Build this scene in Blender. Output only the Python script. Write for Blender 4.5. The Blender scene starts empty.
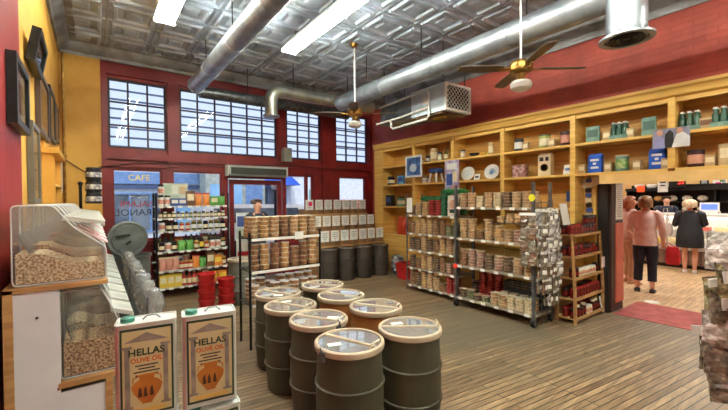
import bpy, bmesh, math, random
from mathutils import Vector, Matrix
random.seed(7)
SC = bpy.context.scene
COL = SC.collection
PI = math.pi

# ------------------------------------------------------------------ camera
F, EYE = 365.0, 1.65
YAW, PITCH, ROLL = math.radians(36.5), math.atan(-5/365), math.radians(0.5)
FW = Vector((math.sin(YAW)*math.cos(PITCH), math.cos(YAW)*math.cos(PITCH), math.sin(PITCH)))
_r = Vector((math.cos(YAW), -math.sin(YAW), 0)); _u = _r.cross(FW)
RT = _r*math.cos(ROLL) - _u*math.sin(ROLL); UP = RT.cross(FW)
CAM = Vector((0, 0, EYE))
cd = bpy.data.cameras.new('camera'); cam = bpy.data.objects.new('camera', cd); COL.objects.link(cam)
cd.sensor_width = 36; cd.lens = 36*F/728; cd.clip_start = 0.05; cd.clip_end = 300
cam.matrix_world = Matrix(((RT.x, UP.x, -FW.x, 0), (RT.y, UP.y, -FW.y, 0), (RT.z, UP.z, -FW.z, EYE), (0, 0, 0, 1)))
SC.camera = cam
# ------------------------------------------------------------------ world, sun, exposure
w = bpy.data.worlds.new('sky'); SC.world = w; w.use_nodes = True
nt = w.node_tree; nt.nodes.clear()
sky = nt.nodes.new('ShaderNodeTexSky'); sky.sky_type = 'NISHITA'; sky.sun_disc = False
sky.sun_elevation = math.radians(48); sky.sun_rotation = math.radians(170); sky.dust_density = 1.5
bg = nt.nodes.new('ShaderNodeBackground'); bg.inputs['Strength'].default_value = 0.14
wo = nt.nodes.new('ShaderNodeOutputWorld')
nt.links.new(sky.outputs[0], bg.inputs[0]); nt.links.new(bg.outputs[0], wo.inputs[0])
sl = bpy.data.lights.new('sun', 'SUN'); sl.energy = 1.0; sl.angle = math.radians(0.6); sl.color = (1, .96, .9)
so = bpy.data.objects.new('sun', sl); COL.objects.link(so)
so.rotation_euler = Vector((0.25, 0.75, -0.85)).to_track_quat('-Z', 'Y').to_euler()
vs = SC.view_settings; vs.view_transform = 'Standard'; vs.look = 'None'; vs.gamma = 1; vs.use_curve_mapping = False
vs.exposure = 0.87
TUBE, DELI_W = 40.0, 27.0       # glow of the ceiling tubes, watts per deli lamp
SC.cycles.transparent_max_bounces = 24

# ------------------------------------------------------------------ helpers
def ray(x, y): return FW + RT*((x-364)/F) - UP*((y-205)/F)
def at_x(x, y, X): d = ray(x, y); return CAM + d*(X/d.x)
def at_y(x, y, Y): d = ray(x, y); return CAM + d*(Y/d.y)
def at_z(x, y, Z): d = ray(x, y); return CAM + d*((Z-EYE)/d.z)
def S(r, g, b):
    f = lambda c: c/12.92 if c <= .04045 else ((c+.055)/1.055)**2.4
    return (f(r/255), f(g/255), f(b/255), 1)
MATS = {}
def mat(name, c1, c2=None, scale=6, rough=.6, metal=0, bump=0, bscale=None, stretch=(1, 1, 1), rand=0, detail=4, lo=.38, hi=.62, emit=None, coat=0):
    if name in MATS: return MATS[name]
    m = bpy.data.materials.new(name); m.use_nodes = True; n = m.node_tree; N = n.nodes; L = n.links
    b = N['Principled BSDF']; b.inputs['Roughness'].default_value = rough; b.inputs['Metallic'].default_value = metal
    if coat: b.inputs['Coat Weight'].default_value = coat; b.inputs['Coat Roughness'].default_value = .15
    tc = N.new('ShaderNodeTexCoord'); mp = N.new('ShaderNodeMapping'); mp.inputs['Scale'].default_value = stretch
    L.new(tc.outputs['Object'], mp.inputs[0])
    out = None
    if c2 is None: c2 = tuple(min(1, v*.86) for v in c1[:3])+(1,)
    no = N.new('ShaderNodeTexNoise'); no.inputs['Scale'].default_value = scale; no.inputs['Detail'].default_value = detail
    L.new(mp.outputs[0], no.inputs['Vector'])
    cr = N.new('ShaderNodeValToRGB'); cr.color_ramp.elements[0].color = c1; cr.color_ramp.elements[1].color = c2
    cr.color_ramp.elements[0].position = lo; cr.color_ramp.elements[1].position = hi
    L.new(no.outputs[0], cr.inputs[0]); out = cr.outputs[0]
    if rand:
        oi = N.new('ShaderNodeObjectInfo'); hs = N.new('ShaderNodeHueSaturation')
        mr = N.new('ShaderNodeMapRange'); mr.inputs['To Min'].default_value = 1-rand; mr.inputs['To Max'].default_value = 1+rand
        L.new(oi.outputs['Random'], mr.inputs[0]); L.new(mr.outputs[0], hs.inputs['Value']); L.new(out, hs.inputs['Color']); out = hs.outputs[0]
    L.new(out, b.inputs['Base Color'])
    if bump:
        nb = N.new('ShaderNodeTexNoise'); nb.inputs['Scale'].default_value = bscale or scale; nb.inputs['Detail'].default_value = 6
        L.new(mp.outputs[0], nb.inputs['Vector'])
        bp = N.new('ShaderNodeBump'); bp.inputs['Strength'].default_value = bump; bp.inputs['Distance'].default_value = .02
        L.new(nb.outputs[0], bp.inputs['Height']); L.new(bp.outputs[0], b.inputs['Normal'])
    if emit: b.inputs['Emission Color'].default_value = emit[0]; b.inputs['Emission Strength'].default_value = emit[1]
    MATS[name] = m; return m
def clear(name, tint=(1, 1, 1, 1), haze=.0, hcol=(.9, .9, .9, 1), rough=.03, gloss=1.0):
    if name in MATS: return MATS[name]
    m = bpy.data.materials.new(name); m.use_nodes = True; n = m.node_tree; N = n.nodes; L = n.links; N.clear()
    o = N.new('ShaderNodeOutputMaterial'); t = N.new('ShaderNodeBsdfTransparent'); t.inputs[0].default_value = tint
    g = N.new('ShaderNodeBsdfGlossy'); g.inputs['Roughness'].default_value = rough
    fr = N.new('ShaderNodeFresnel'); fr.inputs[0].default_value = 1.45
    mu = N.new('ShaderNodeMath'); mu.operation = 'MULTIPLY'; mu.inputs[1].default_value = gloss
    L.new(fr.outputs[0], mu.inputs[0])
    mx = N.new('ShaderNodeMixShader'); L.new(mu.outputs[0], mx.inputs[0]); L.new(t.outputs[0], mx.inputs[1]); L.new(g.outputs[0], mx.inputs[2])
    last = mx
    if haze:
        d = N.new('ShaderNodeBsdfDiffuse'); d.inputs[0].default_value = hcol
        m2 = N.new('ShaderNodeMixShader'); m2.inputs[0].default_value = haze
        L.new(mx.outputs[0], m2.inputs[1]); L.new(d.outputs[0], m2.inputs[2]); last = m2
    L.new(last.outputs[0], o.inputs[0]); MATS[name] = m; return m

class MB:
    def __init__(s): s.bm = bmesh.new(); s.i = 0
    def mi(s, i): s.i = i; return s
    def face(s, pts):
        vs_ = [s.bm.verts.new(p) for p in pts]; f = s.bm.faces.new(vs_); f.material_index = s.i; return s
    def loft(s, rings, close=True, cap=True):
        R = [[s.bm.verts.new(p) for p in r] for r in rings]; n = len(R[0])
        for a, b in zip(R, R[1:]):
            for k in range(n if close else n-1):
                f = s.bm.faces.new((a[k], a[(k+1) % n], b[(k+1) % n], b[k])); f.material_index = s.i
        if cap and close:
            for r_, rev in ((R[0], True), (R[-1], False)):
                f = s.bm.faces.new(list(reversed(r_)) if rev else r_); f.material_index = s.i
        return s
    def bx(s, x0, x1, y0, y1, z0, z1, M=None):
        p = [Vector(q) for q in ((x0, y0, z0), (x1, y0, z0), (x1, y1, z0), (x0, y1, z0))]
        q = [Vector((v.x, v.y, z1)) for v in p]
        if M is not None: p = [M @ v for v in p]; q = [M @ v for v in q]
        return s.loft([p, q])
    def box(s, c, d, M=None):
        T = Matrix.Translation(c) @ (M.to_4x4() if M is not None else Matrix())
        return s.bx(-d[0]/2, d[0]/2, -d[1]/2, d[1]/2, -d[2]/2, d[2]/2, T)
    def lathe(s, prof, n=24, o=(0, 0, 0), M=None, cap=True):
        rings = []
        for r, z in prof:
            ring = [Vector((r*math.cos(2*PI*k/n), r*math.sin(2*PI*k/n), z)) for k in range(n)]
            if M is not None: ring = [M @ v for v in ring]
            rings.append([v+Vector(o) for v in ring])
        return s.loft(rings, True, cap)
    def cyl(s, a, b, r, r2=None, n=12, cap=True):
        a, b = Vector(a), Vector(b); q = (b-a).to_track_quat('Z', 'Y').to_matrix()
        r2 = r if r2 is None else r2
        mk = lambda c, rr: [c + q @ Vector((rr*math.cos(2*PI*k/n), rr*math.sin(2*PI*k/n), 0)) for k in range(n)]
        return s.loft([mk(a, r), mk(b, r2)], True, cap)
    def tube(s, pts, r, n=8, cap=True):
        pts = [Vector(p) for p in pts]; rings = []; up = None
        for k, p in enumerate(pts):
            d = (pts[min(k+1, len(pts)-1)]-pts[max(k-1, 0)]).normalized()
            if up is None: up = d.orthogonal().normalized()
            up = (up - d*up.dot(d)).normalized(); w_ = d.cross(up)
            rr = r[k] if isinstance(r, (list, tuple)) else r
            rings.append([p + up*(rr*math.cos(2*PI*j/n)) + w_*(rr*math.sin(2*PI*j/n)) for j in range(n)])
        return s.loft(rings, True, cap)
    def ball(s, c, r, sc=(1, 1, 1), n=12, m=8, M=None):
        prof = [(max(1e-4, r*math.sin(PI*k/m)), -r*math.cos(PI*k/m)) for k in range(m+1)]
        T = Matrix.Diagonal(Vector(sc)).to_3x3()
        if M is not None: T = M @ T
        return s.lathe(prof, n, c, T)
    def prism(s, poly, a, b, axis='y'):
        def P(u, v, t): return {'y': (u, t, v), 'x': (t, u, v), 'z': (u, v, t)}[axis]
        return s.loft([[Vector(P(u, v, a)) for u, v in poly], [Vector(P(u, v, b)) for u, v in poly]])
    def data(s, name, mats, smooth=True, ang=35):
        bmesh.ops.recalc_face_normals(s.bm, faces=s.bm.faces)
        me = bpy.data.meshes.new(name); s.bm.to_mesh(me); s.bm.free()
        for m in (mats if isinstance(mats, (list, tuple)) else [mats]): me.materials.append(m)
        if smooth: me.shade_smooth(); me.set_sharp_from_angle(angle=math.radians(ang))
        return me
    def build(s, name, mats, parent=None, loc=(0, 0, 0), rz=0, **k):
        return put(name, s.data(name, mats, **k), parent, loc, rz)
def put(name, me, parent=None, loc=(0, 0, 0), rz=0):
    o = bpy.data.objects.new(name, me); COL.objects.link(o)
    o.location = loc; o.rotation_euler = (0, 0, rz)
    if parent: o.parent = parent
    return o
def tag(o, label, cat, group=None):
    o['label'] = label; o['category'] = cat
    if group: o['group'] = group
    return o
def thing(name, label, cat, loc=(0, 0, 0), rz=0, group=None):
    o = put(name, None, None, loc, rz); return tag(o, label, cat, group)
def struct(o): o['kind'] = 'structure'; return o
def dup(root, loc, rz=None, label=None):
    r = root.copy(); COL.objects.link(r); r.location = loc
    if rz is not None: r.rotation_euler = (0, 0, rz)
    if label: r['label'] = label
    for ch in list(root.children):
        c = ch.copy(); COL.objects.link(c); c.parent = r
        for g in ch.children:
            e = g.copy(); COL.objects.link(e); e.parent = c
    return r
def letters(txt, size, m, parent, M, ext=.001, name='lettering', mirror=False, bold=0):
    cu = bpy.data.curves.new('t', 'FONT'); cu.body = txt; cu.size = size; cu.extrude = ext; cu.align_x = 'CENTER'; cu.align_y = 'CENTER'
    cu.resolution_u = 3; cu.offset = bold
    o = bpy.data.objects.new('t', cu); COL.objects.link(o)
    dg = bpy.context.evaluated_depsgraph_get(); me = bpy.data.meshes.new_from_object(o.evaluated_get(dg))
    bpy.data.objects.remove(o); bpy.data.curves.remove(cu)
    if mirror: me.transform(Matrix.Diagonal((-1, 1, 1, 1))); me.flip_normals()
    me.transform(M); me.name = name; me.materials.clear(); me.materials.append(m)
    return put(name, me, parent)
ORD = 'first second third fourth fifth sixth seventh eighth ninth tenth eleventh twelfth thirteenth fourteenth fifteenth sixteenth seventeenth eighteenth'.split()
RX = lambda a: Matrix.Rotation(a, 4, 'X'); RY = lambda a: Matrix.Rotation(a, 4, 'Y'); RZ = lambda a: Matrix.Rotation(a, 4, 'Z'); TR = lambda *a: Matrix.Translation(a)
# ------------------------------------------------------------------ surfaces
XL, XR, YB, YF, ZC = -.43, 5.95, 7.7, -2.6, 4.3
def boards(name, ca, cb, cc, rot, width, row, grime, gcol, dark=(.02, .015, .01, 1), mort=.0035):
    m = bpy.data.materials.new(name); m.use_nodes = True; n = m.node_tree; N = n.nodes; L = n.links; b = N['Principled BSDF']
    tc = N.new('ShaderNodeTexCoord'); mp = N.new('ShaderNodeMapping'); mp.inputs['Rotation'].default_value = (0, 0, rot)
    L.new(tc.outputs['Object'], mp.inputs[0])
    br = N.new('ShaderNodeTexBrick'); br.inputs['Color1'].default_value = ca; br.inputs['Color2'].default_value = cb; br.inputs['Mortar'].default_value = dark
    br.inputs['Scale'].default_value = 1; br.inputs['Brick Width'].default_value = width; br.inputs['Row Height'].default_value = row; br.inputs['Mortar Size'].default_value = mort
    br.offset_frequency = 3; br.offset = .37; br.inputs['Mortar Smooth'].default_value = .3
    L.new(mp.outputs[0], br.inputs[0])
    m2 = N.new('ShaderNodeMapping'); m2.inputs['Rotation'].default_value = (0, 0, rot); m2.inputs['Scale'].default_value = (1.2, 14, 1); L.new(tc.outputs['Object'], m2.inputs[0])
    gr = N.new('ShaderNodeTexNoise'); gr.inputs['Scale'].default_value = 2.2; gr.inputs['Detail'].default_value = 8; gr.inputs['Roughness'].default_value = .65; L.new(m2.outputs[0], gr.inputs[0])
    rp = N.new('ShaderNodeValToRGB'); rp.color_ramp.elements[0].position = .35; rp.color_ramp.elements[1].position = .68
    rp.color_ramp.elements[0].color = (.42, .4, .38, 1); rp.color_ramp.elements[1].color = (1.15, 1.12, 1.08, 1); L.new(gr.outputs[0], rp.inputs[0])
    mu = N.new('ShaderNodeMixRGB'); mu.blend_type = 'MULTIPLY'; mu.inputs[0].default_value = 1; L.new(br.outputs[0], mu.inputs[1]); L.new(rp.outputs[0], mu.inputs[2])
    ng = N.new('ShaderNodeTexNoise'); ng.inputs['Scale'].default_value = .55; ng.inputs['Detail'].default_value = 6; L.new(tc.outputs['Object'], ng.inputs[0])
    r2 = N.new('ShaderNodeValToRGB'); r2.color_ramp.elements[0].position = .40; r2.color_ramp.elements[1].position = .62
    r2.color_ramp.elements[1].color = (grime, grime, grime, 1); L.new(ng.outputs[0], r2.inputs[0])
    mx = N.new('ShaderNodeMixRGB'); mx.inputs[2].default_value = gcol; L.new(r2.outputs[0], mx.inputs[0]); L.new(mu.outputs[0], mx.inputs[1])
    last = mx
    # scattered knots and scuffs
    vo = N.new('ShaderNodeTexVoronoi'); vo.inputs['Scale'].default_value = 2.3; vm = N.new('ShaderNodeMapping'); vm.inputs['Rotation'].default_value = (0, 0, rot); vm.inputs['Scale'].default_value = (1, 2.2, 1)
    L.new(tc.outputs['Object'], vm.inputs[0]); L.new(vm.outputs[0], vo.inputs[0])
    r3 = N.new('ShaderNodeValToRGB'); r3.color_ramp.elements[0].position = .035; r3.color_ramp.elements[1].position = .1
    r3.color_ramp.elements[0].color = (.3, .28, .26, 1); r3.color_ramp.elements[1].color = (1, 1, 1, 1); L.new(vo.outputs['Distance'], r3.inputs[0])
    m3 = N.new('ShaderNodeMixRGB'); m3.blend_type = 'MULTIPLY'; m3.inputs[0].default_value = .8; L.new(last.outputs[0], m3.inputs[1]); L.new(r3.outputs[0], m3.inputs[2])
    L.new(m3.outputs[0], b.inputs['Base Color'])
    rr = N.new('ShaderNodeMapRange'); rr.inputs['To Min'].default_value = .32; rr.inputs['To Max'].default_value = .62; L.new(gr.outputs[0], rr.inputs[0]); L.new(rr.outputs[0], b.inputs['Roughness'])
    bp = N.new('ShaderNodeBump'); bp.inputs['Strength'].default_value = .35; bp.inputs['Distance'].default_value = .006; L.new(br.outputs['Fac'], bp.inputs['Height']); bp.invert = True
    L.new(bp.outputs[0], b.inputs['Normal']); return m
def brickmat(name, c1, c2, mo, plane, bw=.22, rh=.075, bump=.5):
    m = bpy.data.materials.new(name); m.use_nodes = True; n = m.node_tree; N = n.nodes; L = n.links; b = N['Principled BSDF']; b.inputs['Roughness'].default_value = .55
    tc = N.new('ShaderNodeTexCoord'); sp = N.new('ShaderNodeSeparateXYZ'); cb = N.new('ShaderNodeCombineXYZ'); L.new(tc.outputs['Object'], sp.inputs[0])
    L.new(sp.outputs['Y' if plane == 'yz' else 'X'], cb.inputs[0]); L.new(sp.outputs['Z'], cb.inputs[1])
    br = N.new('ShaderNodeTexBrick'); br.inputs['Color1'].default_value = c1; br.inputs['Color2'].default_value = c2; br.inputs['Mortar'].default_value = mo
    br.inputs['Scale'].default_value = 1; br.inputs['Brick Width'].default_value = bw; br.inputs['Row Height'].default_value = rh; br.inputs['Mortar Size'].default_value = .006
    L.new(cb.outputs[0], br.inputs[0])
    no = N.new('ShaderNodeTexNoise'); no.inputs['Scale'].default_value = 3; no.inputs['Detail'].default_value = 6; L.new(tc.outputs['Object'], no.inputs[0])
    rp = N.new('ShaderNodeValToRGB'); rp.color_ramp.elements[0].color = (.72, .72, .72, 1); rp.color_ramp.elements[1].color = (1.1, 1.1, 1.1, 1); rp.color_ramp.elements[0].position = .3; rp.color_ramp.elements[1].position = .7; L.new(no.outputs[0], rp.inputs[0])
    mu = N.new('ShaderNodeMixRGB'); mu.blend_type = 'MULTIPLY'; mu.inputs[0].default_value = 1; L.new(br.outputs[0], mu.inputs[1]); L.new(rp.outputs[0], mu.inputs[2]); L.new(mu.outputs[0], b.inputs['Base Color'])
    bp = N.new('ShaderNodeBump'); bp.inputs['Strength'].default_value = bump; bp.inputs['Distance'].default_value = .008; bp.invert = True; L.new(br.outputs['Fac'], bp.inputs['Height']); L.new(bp.outputs[0], b.inputs['Normal']); return m
m_floor = boards('worn_floor_boards', S(180, 152, 116), S(132, 106, 78), None, math.radians(7.8), 1.5, .058, .8, S(98, 92, 76), mort=.0045)
m_delifloor = boards('pale_floor_boards', S(224, 190, 146), S(206, 172, 128), None, 0, 1.8, .08, .2, S(190, 160, 120), dark=S(150, 120, 90))
m_brick = brickmat('painted_red_brick', S(184, 78, 60), S(174, 70, 54), S(170, 68, 53), 'yz')
m_yel = mat('yellow_plaster', S(224, 170, 74), S(212, 156, 62), scale=2.5, rough=.6, bump=.15, bscale=30)
m_red = mat('dark_red_paint', S(136, 30, 28), S(116, 22, 22), scale=3, rough=.42, bump=.1, bscale=12)
m_redpost = mat('red_post_paint', S(152, 38, 34), S(134, 32, 30), scale=2, rough=.45, bump=.12, bscale=9)
m_tin = mat('pressed_tin', S(206, 219, 236), S(150, 154, 158), scale=2.2, rough=.5, metal=.2, bump=.35, bscale=22, detail=9, lo=.35, hi=.7)
m_tindark = mat('old_tin_cornice', S(170, 174, 178), S(116, 112, 106), scale=2.5, rough=.45, metal=.25, bump=.3, bscale=16, detail=8)
m_steel = mat('galvanised_steel', S(182, 188, 194), S(154, 160, 168), scale=5, rough=.42, metal=.8, bump=.05, bscale=9)
m_steeld = mat('grey_steel', S(120, 122, 124), S(92, 92, 94), scale=12, rough=.4, metal=.7)
m_pine = mat('yellow_pine', S(230, 186, 98), S(212, 162, 76), scale=2.5, rough=.5, stretch=(1, .35, 7), detail=6)
m_pineback = mat('pine_backboard', S(206, 156, 78), S(180, 130, 60), scale=3, rough=.55, stretch=(1, .4, 9), detail=6)
m_white = mat('white_paint', S(232, 230, 224), rough=.45)
m_black = mat('black_metal', S(30, 29, 28), S(22, 21, 20), scale=20, rough=.4, metal=.4)
m_dark = mat('dark_trim', S(38, 38, 34), S(28, 27, 25), scale=5, rough=.5)
m_brass = mat('aged_brass', S(164, 126, 62), S(128, 92, 42), scale=14, rough=.32, metal=.9)
m_glass = clear('window_glass', (.96, .98, 1, 1), gloss=.6)
m_wood = mat('plain_wood', S(186, 142, 88), S(158, 114, 66), scale=4, rough=.55, stretch=(1, 1, 6), detail=6)
m_paper = mat('white_card', S(238, 236, 228), rough=.7)
m_ink = mat('ink', S(44, 42, 42), rough=.7)

# ------------------------------------------------------------------ shell
struct(MB().bx(XL-.1, XR+.42, YF, YB+.12, -.12, 0).build('floor', m_floor))
struct(MB().bx(XR+.42, 13.9, -4.6, YB+.12, -.12, 0).build('floor_deli', m_delifloor))
# tin ceiling: pressed panels with raised frames
mb = MB().bx(XL-.1, XR+.12, YF, YB+.12, ZC, ZC+.1)
def frus(x0, x1, y0, y1, z0, z1, t):
    a = [Vector(p) for p in ((x0, y0, z0), (x1, y0, z0), (x1, y1, z0), (x0, y1, z0))]
    b = [Vector(p) for p in ((x0+t, y0+t, z1), (x1-t, y0+t, z1), (x1-t, y1-t, z1), (x0+t, y1-t, z1))]
    mb.loft([a, b])
PS = .62
nx, ny = int((XR-XL)/PS)+1, int((YB-YF)/PS)+1
for i in range(nx):
    for j in range(ny):
        x, y = XL+i*PS, YB-(j+1)*PS
        if x+PS > XR+.1 or y < YF: continue
        if (i+j) % 1 == 0:
            for a, b, c, d in ((.06, .56, .06, .12), (.06, .56, .50, .56), (.06, .12, .12, .50), (.50, .56, .12, .50)): frus(x+a, x+b, y+c, y+d, ZC, ZC-.038, .014)
            frus(x+.19, x+.43, y+.19, y+.43, ZC, ZC-.03, .03)
for i in range(nx+1): frus(XL+i*PS-.018, XL+i*PS+.018, YF, YB, ZC, ZC-.02, .008)
for j in range(ny): frus(XL, XR, YB-j*PS-.018, YB-j*PS+.018, ZC, ZC-.02, .008)
struct(mb.build('ceiling', m_tin, smooth=False))
# cornices
CP = [(0, 0), (0, -.22), (.03, -.22), (.04, -.17), (.12, -.10), (.15, -.04), (.24, -.03), (.25, 0)]
struct(MB().prism([(XL+u, ZC+v) for u, v in CP], YF, YB, 'y').build('trim_left', m_tindark))
struct(MB().prism([(YB-u, ZC+v) for u, v in CP], XL, XR, 'x').build('trim_back', m_tindark))
struct(MB().prism([(XR-u, ZC+v*1.4) for u, v in CP], YF, YB, 'y').build('trim_right', m_tindark))
# walls
struct(MB().bx(XL-.15, XL, YF, YB+.12, 0, ZC).build('wall_left', m_yel))
struct(MB().bx(XL-.0, XL+.012, YF, 3.62, 0, ZC-.22).build('wall_left_pilaster', m_redpost))
struct(MB().bx(XL-.15, XR+.4, YF-.12, YF, 0, ZC).build('wall_front', mat('cream_plaster', S(228, 222, 206), rough=.7)))
DY0, DY1, DH = -.6, 2.12, 2.02          # doorway to the deli
mb = MB(); mb.bx(XR, XR+.42, DY1, YB+.12, 0, ZC); mb.bx(XR, XR+.42, YF, DY0, 0, ZC); mb.bx(XR, XR+.42, DY0, DY1, DH, ZC)
struct(mb.build('wall_right', m_brick))
# back wall around the openings: yellow pier then red frame
ow = YB; T = .14
HOLES = [(.215, 1.115, 2.60, 3.81), (1.34, 3.30, 2.60, 3.81), (3.53, 4.42, 2.60, 3.81), (4.845, 5.84, 2.60, 3.81),
         (.255, 1.03, .95, 2.24), (1.195, 2.107, .95, 2.24), (2.225, 3.433, 0, 2.13), (3.48, 4.20, .95, 2.24), (4.93, 5.77, .95, 2.24)]
def holed(xs, zs, holes, y0, y1):
    m_ = MB(); X = sorted({a for a in xs} | {h[k] for h in holes for k in (0, 1)}); Z = sorted({a for a in zs} | {h[k] for h in holes for k in (2, 3)})
    for j in range(len(Z)-1):
        run = None
        for i in range(len(X)):
            hole = i == len(X)-1 or any(h[0] <= X[i] < h[1] and h[2] <= Z[j] < h[3] for h in holes)
            if hole:
                if run is not None: m_.bx(X[run], X[i], y0, y1, Z[j], Z[j+1]); run = None
            elif run is None: run = i
    return m_
struct(holed((.12, XR), (0, ZC), HOLES, YB, YB+T).build('wall_back', m_red))
struct(MB().bx(XL-.15, .12, YB-.03, YB+T, 0, ZC).build('wall_back_pier', m_yel))
mb = MB()
for x0, x1 in ((.12, .2), (1.13, 1.32), (3.32, 3.5), (4.44, 4.83), (5.86, 5.95)): mb.bx(x0, x1, YB-.05, YB, .0 if x0 > 4.4 or x0 < 1 else 2.3, 4.05)
mb.bx(.121, XR-.001, YB-.06, YB+.001, 2.40, 2.52); mb.bx(.121, XR-.001, YB-.056, YB+.001, 3.86, 4.045); mb.bx(.13, 1.12, YB-.04, YB+.001, 2.27, 2.36); mb.bx(.13, 2.1, YB-.07, YB+.001, .86, .95)
struct(mb.build('trim_back_frame', m_red))
for k, (x0, x1, z0, z1) in enumerate(HOLES):
    if k == 6: continue
    fr = MB(); y0, y1 = YB+.03, YB+.07; fw = .035
    fr.bx(x0, x0+fw, y0, y1, z0, z1); fr.bx(x1-fw, x1, y0, y1, z0, z1); fr.bx(x0+fw, x1-fw, y0, y1, z0, z0+fw); fr.bx(x0+fw, x1-fw, y0, y1, z1-fw, z1)
    if k < 4:
        nc = 6 if k == 1 else 3
        for c in range(1, nc): xx = x0+(x1-x0)*c/nc; fr.bx(xx-.014, xx+.014, y0, y1, z0+fw, z1-fw)
        for r_ in range(1, 3): zz = z0+(z1-z0)*r_/3; fr.bx(x0+fw, x1-fw, y0+.005, y1-.005, zz-.014, zz+.014)
    if k == 7: fr.bx(3.99, 4.06, y0-.02, y1, z0, z1)
    o = struct(fr.build('window_%d' % (k+1 if k < 6 else k), m_red if k > 3 else mat('muntin_paint', S(52, 26, 30), rough=.5)))
    struct(MB().bx(x0+.01, x1-.01, YB+.047, YB+.053, z0+.01, z1-.01).build('pane', m_glass, o))
# entrance door: red stile frame, full glass, standing shut
d = MB(); x0, x1 = 2.26, 3.40
for a, b, c, e in ((x0, x0+.09, .02, 2.10), (x1-.09, x1, .02, 2.10), (x0+.09, x1-.09, .02, .2), (x0+.09, x1-.09, 2.0, 2.10)): d.bx(a, b, YB+.03, YB+.08, c, e)
door = struct(d.build('door_1', m_red)); struct(MB().bx(x0+.09, x1-.09, YB+.05, YB+.056, .2, 2.0).build('pane', m_glass, door))
MB().tube([(x1-.05, YB+.03, .95), (x1-.05, YB-.03, .97), (x1-.05, YB-.03, 1.22), (x1-.05, YB+.03, 1.24)], .012).build('door_handle', m_brass, door)
# right doorway: dark corner post, jamb, valance
struct(MB().bx(XR-.05, XR, DY1, DY1+.13, 0, DH-.02).build('trim_door', m_dark))
struct(MB().bx(XR-.0, XR+.42, DY1-.03, DY1, 0, DH).build('trim_jamb', mat('jamb_paint', S(62, 40, 32), rough=.5)))
o = struct(MB().bx(XR+.14, XR+.41, DY1-.045, DY1-.03, .12, 1.28).build('trim_jamb_panel', mat('salmon_panel', S(206, 104, 80), S(190, 92, 72), rough=.45)))
m_valance = mat('cream_board', S(232, 190, 122), S(222, 178, 108), rough=.5)
# deli room shell
m_deliwall = mat('deli_wall', S(232, 190, 128), S(222, 178, 116), rough=.6)
struct(MB().bx(13.6, 13.75, -4.6, YB+.12, 0, 3.2).build('wall_deli_back', m_deliwall))
struct(MB().bx(XR+.42, 13.6, YB, YB+.12, 0, 3.2).build('wall_deli_side', m_deliwall))
struct(MB().bx(XR+.42, 13.75, -4.7, -4.6, 0, 3.2).build('wall_deli_front', m_deliwall))
struct(MB().bx(XR+.42, 13.75, -4.7, YB+.12, 3.2, 3.3).build('ceiling_deli', m_white))

# ------------------------------------------------------------------ outside
struct(MB().bx(-14, 32, YB+.13, 15.9, -.25, -.1).build('street', mat('pavement', S(190, 188, 182), S(170, 168, 164), scale=1.2, rough=.8)))
def siding(name, c, gap, step, frac):
    m = bpy.data.materials.new(name); m.use_nodes = True; n = m.node_tree; N = n.nodes; L = n.links; b = N['Principled BSDF']; b.inputs['Roughness'].default_value = .6
    tc = N.new('ShaderNodeTexCoord'); sp = N.new('ShaderNodeSeparateXYZ'); L.new(tc.outputs['Object'], sp.inputs[0])
    dv = N.new('ShaderNodeMath'); dv.operation = 'DIVIDE'; dv.inputs[1].default_value = step; L.new(sp.outputs['Z'], dv.inputs[0])
    fr = N.new('ShaderNodeMath'); fr.operation = 'FRACT'; L.new(dv.outputs[0], fr.inputs[0])
    lt = N.new('ShaderNodeMath'); lt.operation = 'LESS_THAN'; lt.inputs[1].default_value = frac; L.new(fr.outputs[0], lt.inputs[0])
    mx = N.new('ShaderNodeMixRGB'); mx.inputs[1].default_value = c; mx.inputs[2].default_value = gap; L.new(lt.outputs[0], mx.inputs[0]); L.new(mx.outputs[0], b.inputs['Base Color']); return m
m_side = siding('pale_blue_siding', S(206, 218, 238), S(64, 76, 104), .34, .22)
bld = thing('street_building', 'pale blue slatted shop building across the street behind the windows', 'building', (6, 16, -.1))
MB().bx(-16, 7.5, 0, .6, 3.1, 9).build('upper_wall', m_side, bld)
m_blue = mat('blue_shopfront', S(116, 150, 196), S(96, 132, 180), rough=.5)
MB().bx(-16, 1.5, .05, .6, 0, 3.1).build('lower_wall', mat('pale_wall', S(214, 222, 232), rough=.6), bld)
sb = MB().bx(-7.2, -1.6, -.12, .05, 2.42, 2.86).build('sign_board', m_blue, bld)
letters('CAFE', .3, mat('sign_yellow', S(250, 206, 70), rough=.5), sb, TR(-4.63, -.125, 2.64) @ RX(PI/2))
letters('CAFE', .3, MATS['sign_yellow'], sb, TR(-2.15, -.125, 2.64) @ RX(PI/2))
MB().bx(-7.2, -1.6, -.08, .05, 2.25, 2.38).build('fascia', mat('dark_blue', S(60, 84, 128), rough=.5), bld)
def wpane(x0, x1, z0, z1, mm, bars=2):
    f_ = MB(); t = .07
    f_.bx(x0, x0+t, -.04, .05, z0, z1); f_.bx(x1-t, x1, -.04, .05, z0, z1); f_.bx(x0+t, x1-t, -.04, .05, z0, z0+t); f_.bx(x0+t, x1-t, -.04, .05, z1-t, z1)
    for k in range(1, bars): xx = x0+(x1-x0)*k/bars; f_.bx(xx-.03, xx+.03, -.03, .05, z0+t, z1-t)
    o_ = f_.build('window', m_blue, bld); MB().bx(x0+.02, x1-.02, .02, .05, z0+.02, z1-.02).build('pane', mm, o_)
mw1 = mat('shop_pane_blue', S(120, 170, 215), S(150, 196, 232), scale=1, rough=.1); mw2 = mat('shop_pane_dark', S(66, 78, 92), S(120, 130, 140), scale=1.2, rough=.1)
wpane(-5.6, -3.6, .6, 2.1, mw2, 3); wpane(-3.4, -1.8, .6, 2.1, mw1, 2); wpane(-1.5, -.75, .2, 2.55, mw1, 1)
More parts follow.
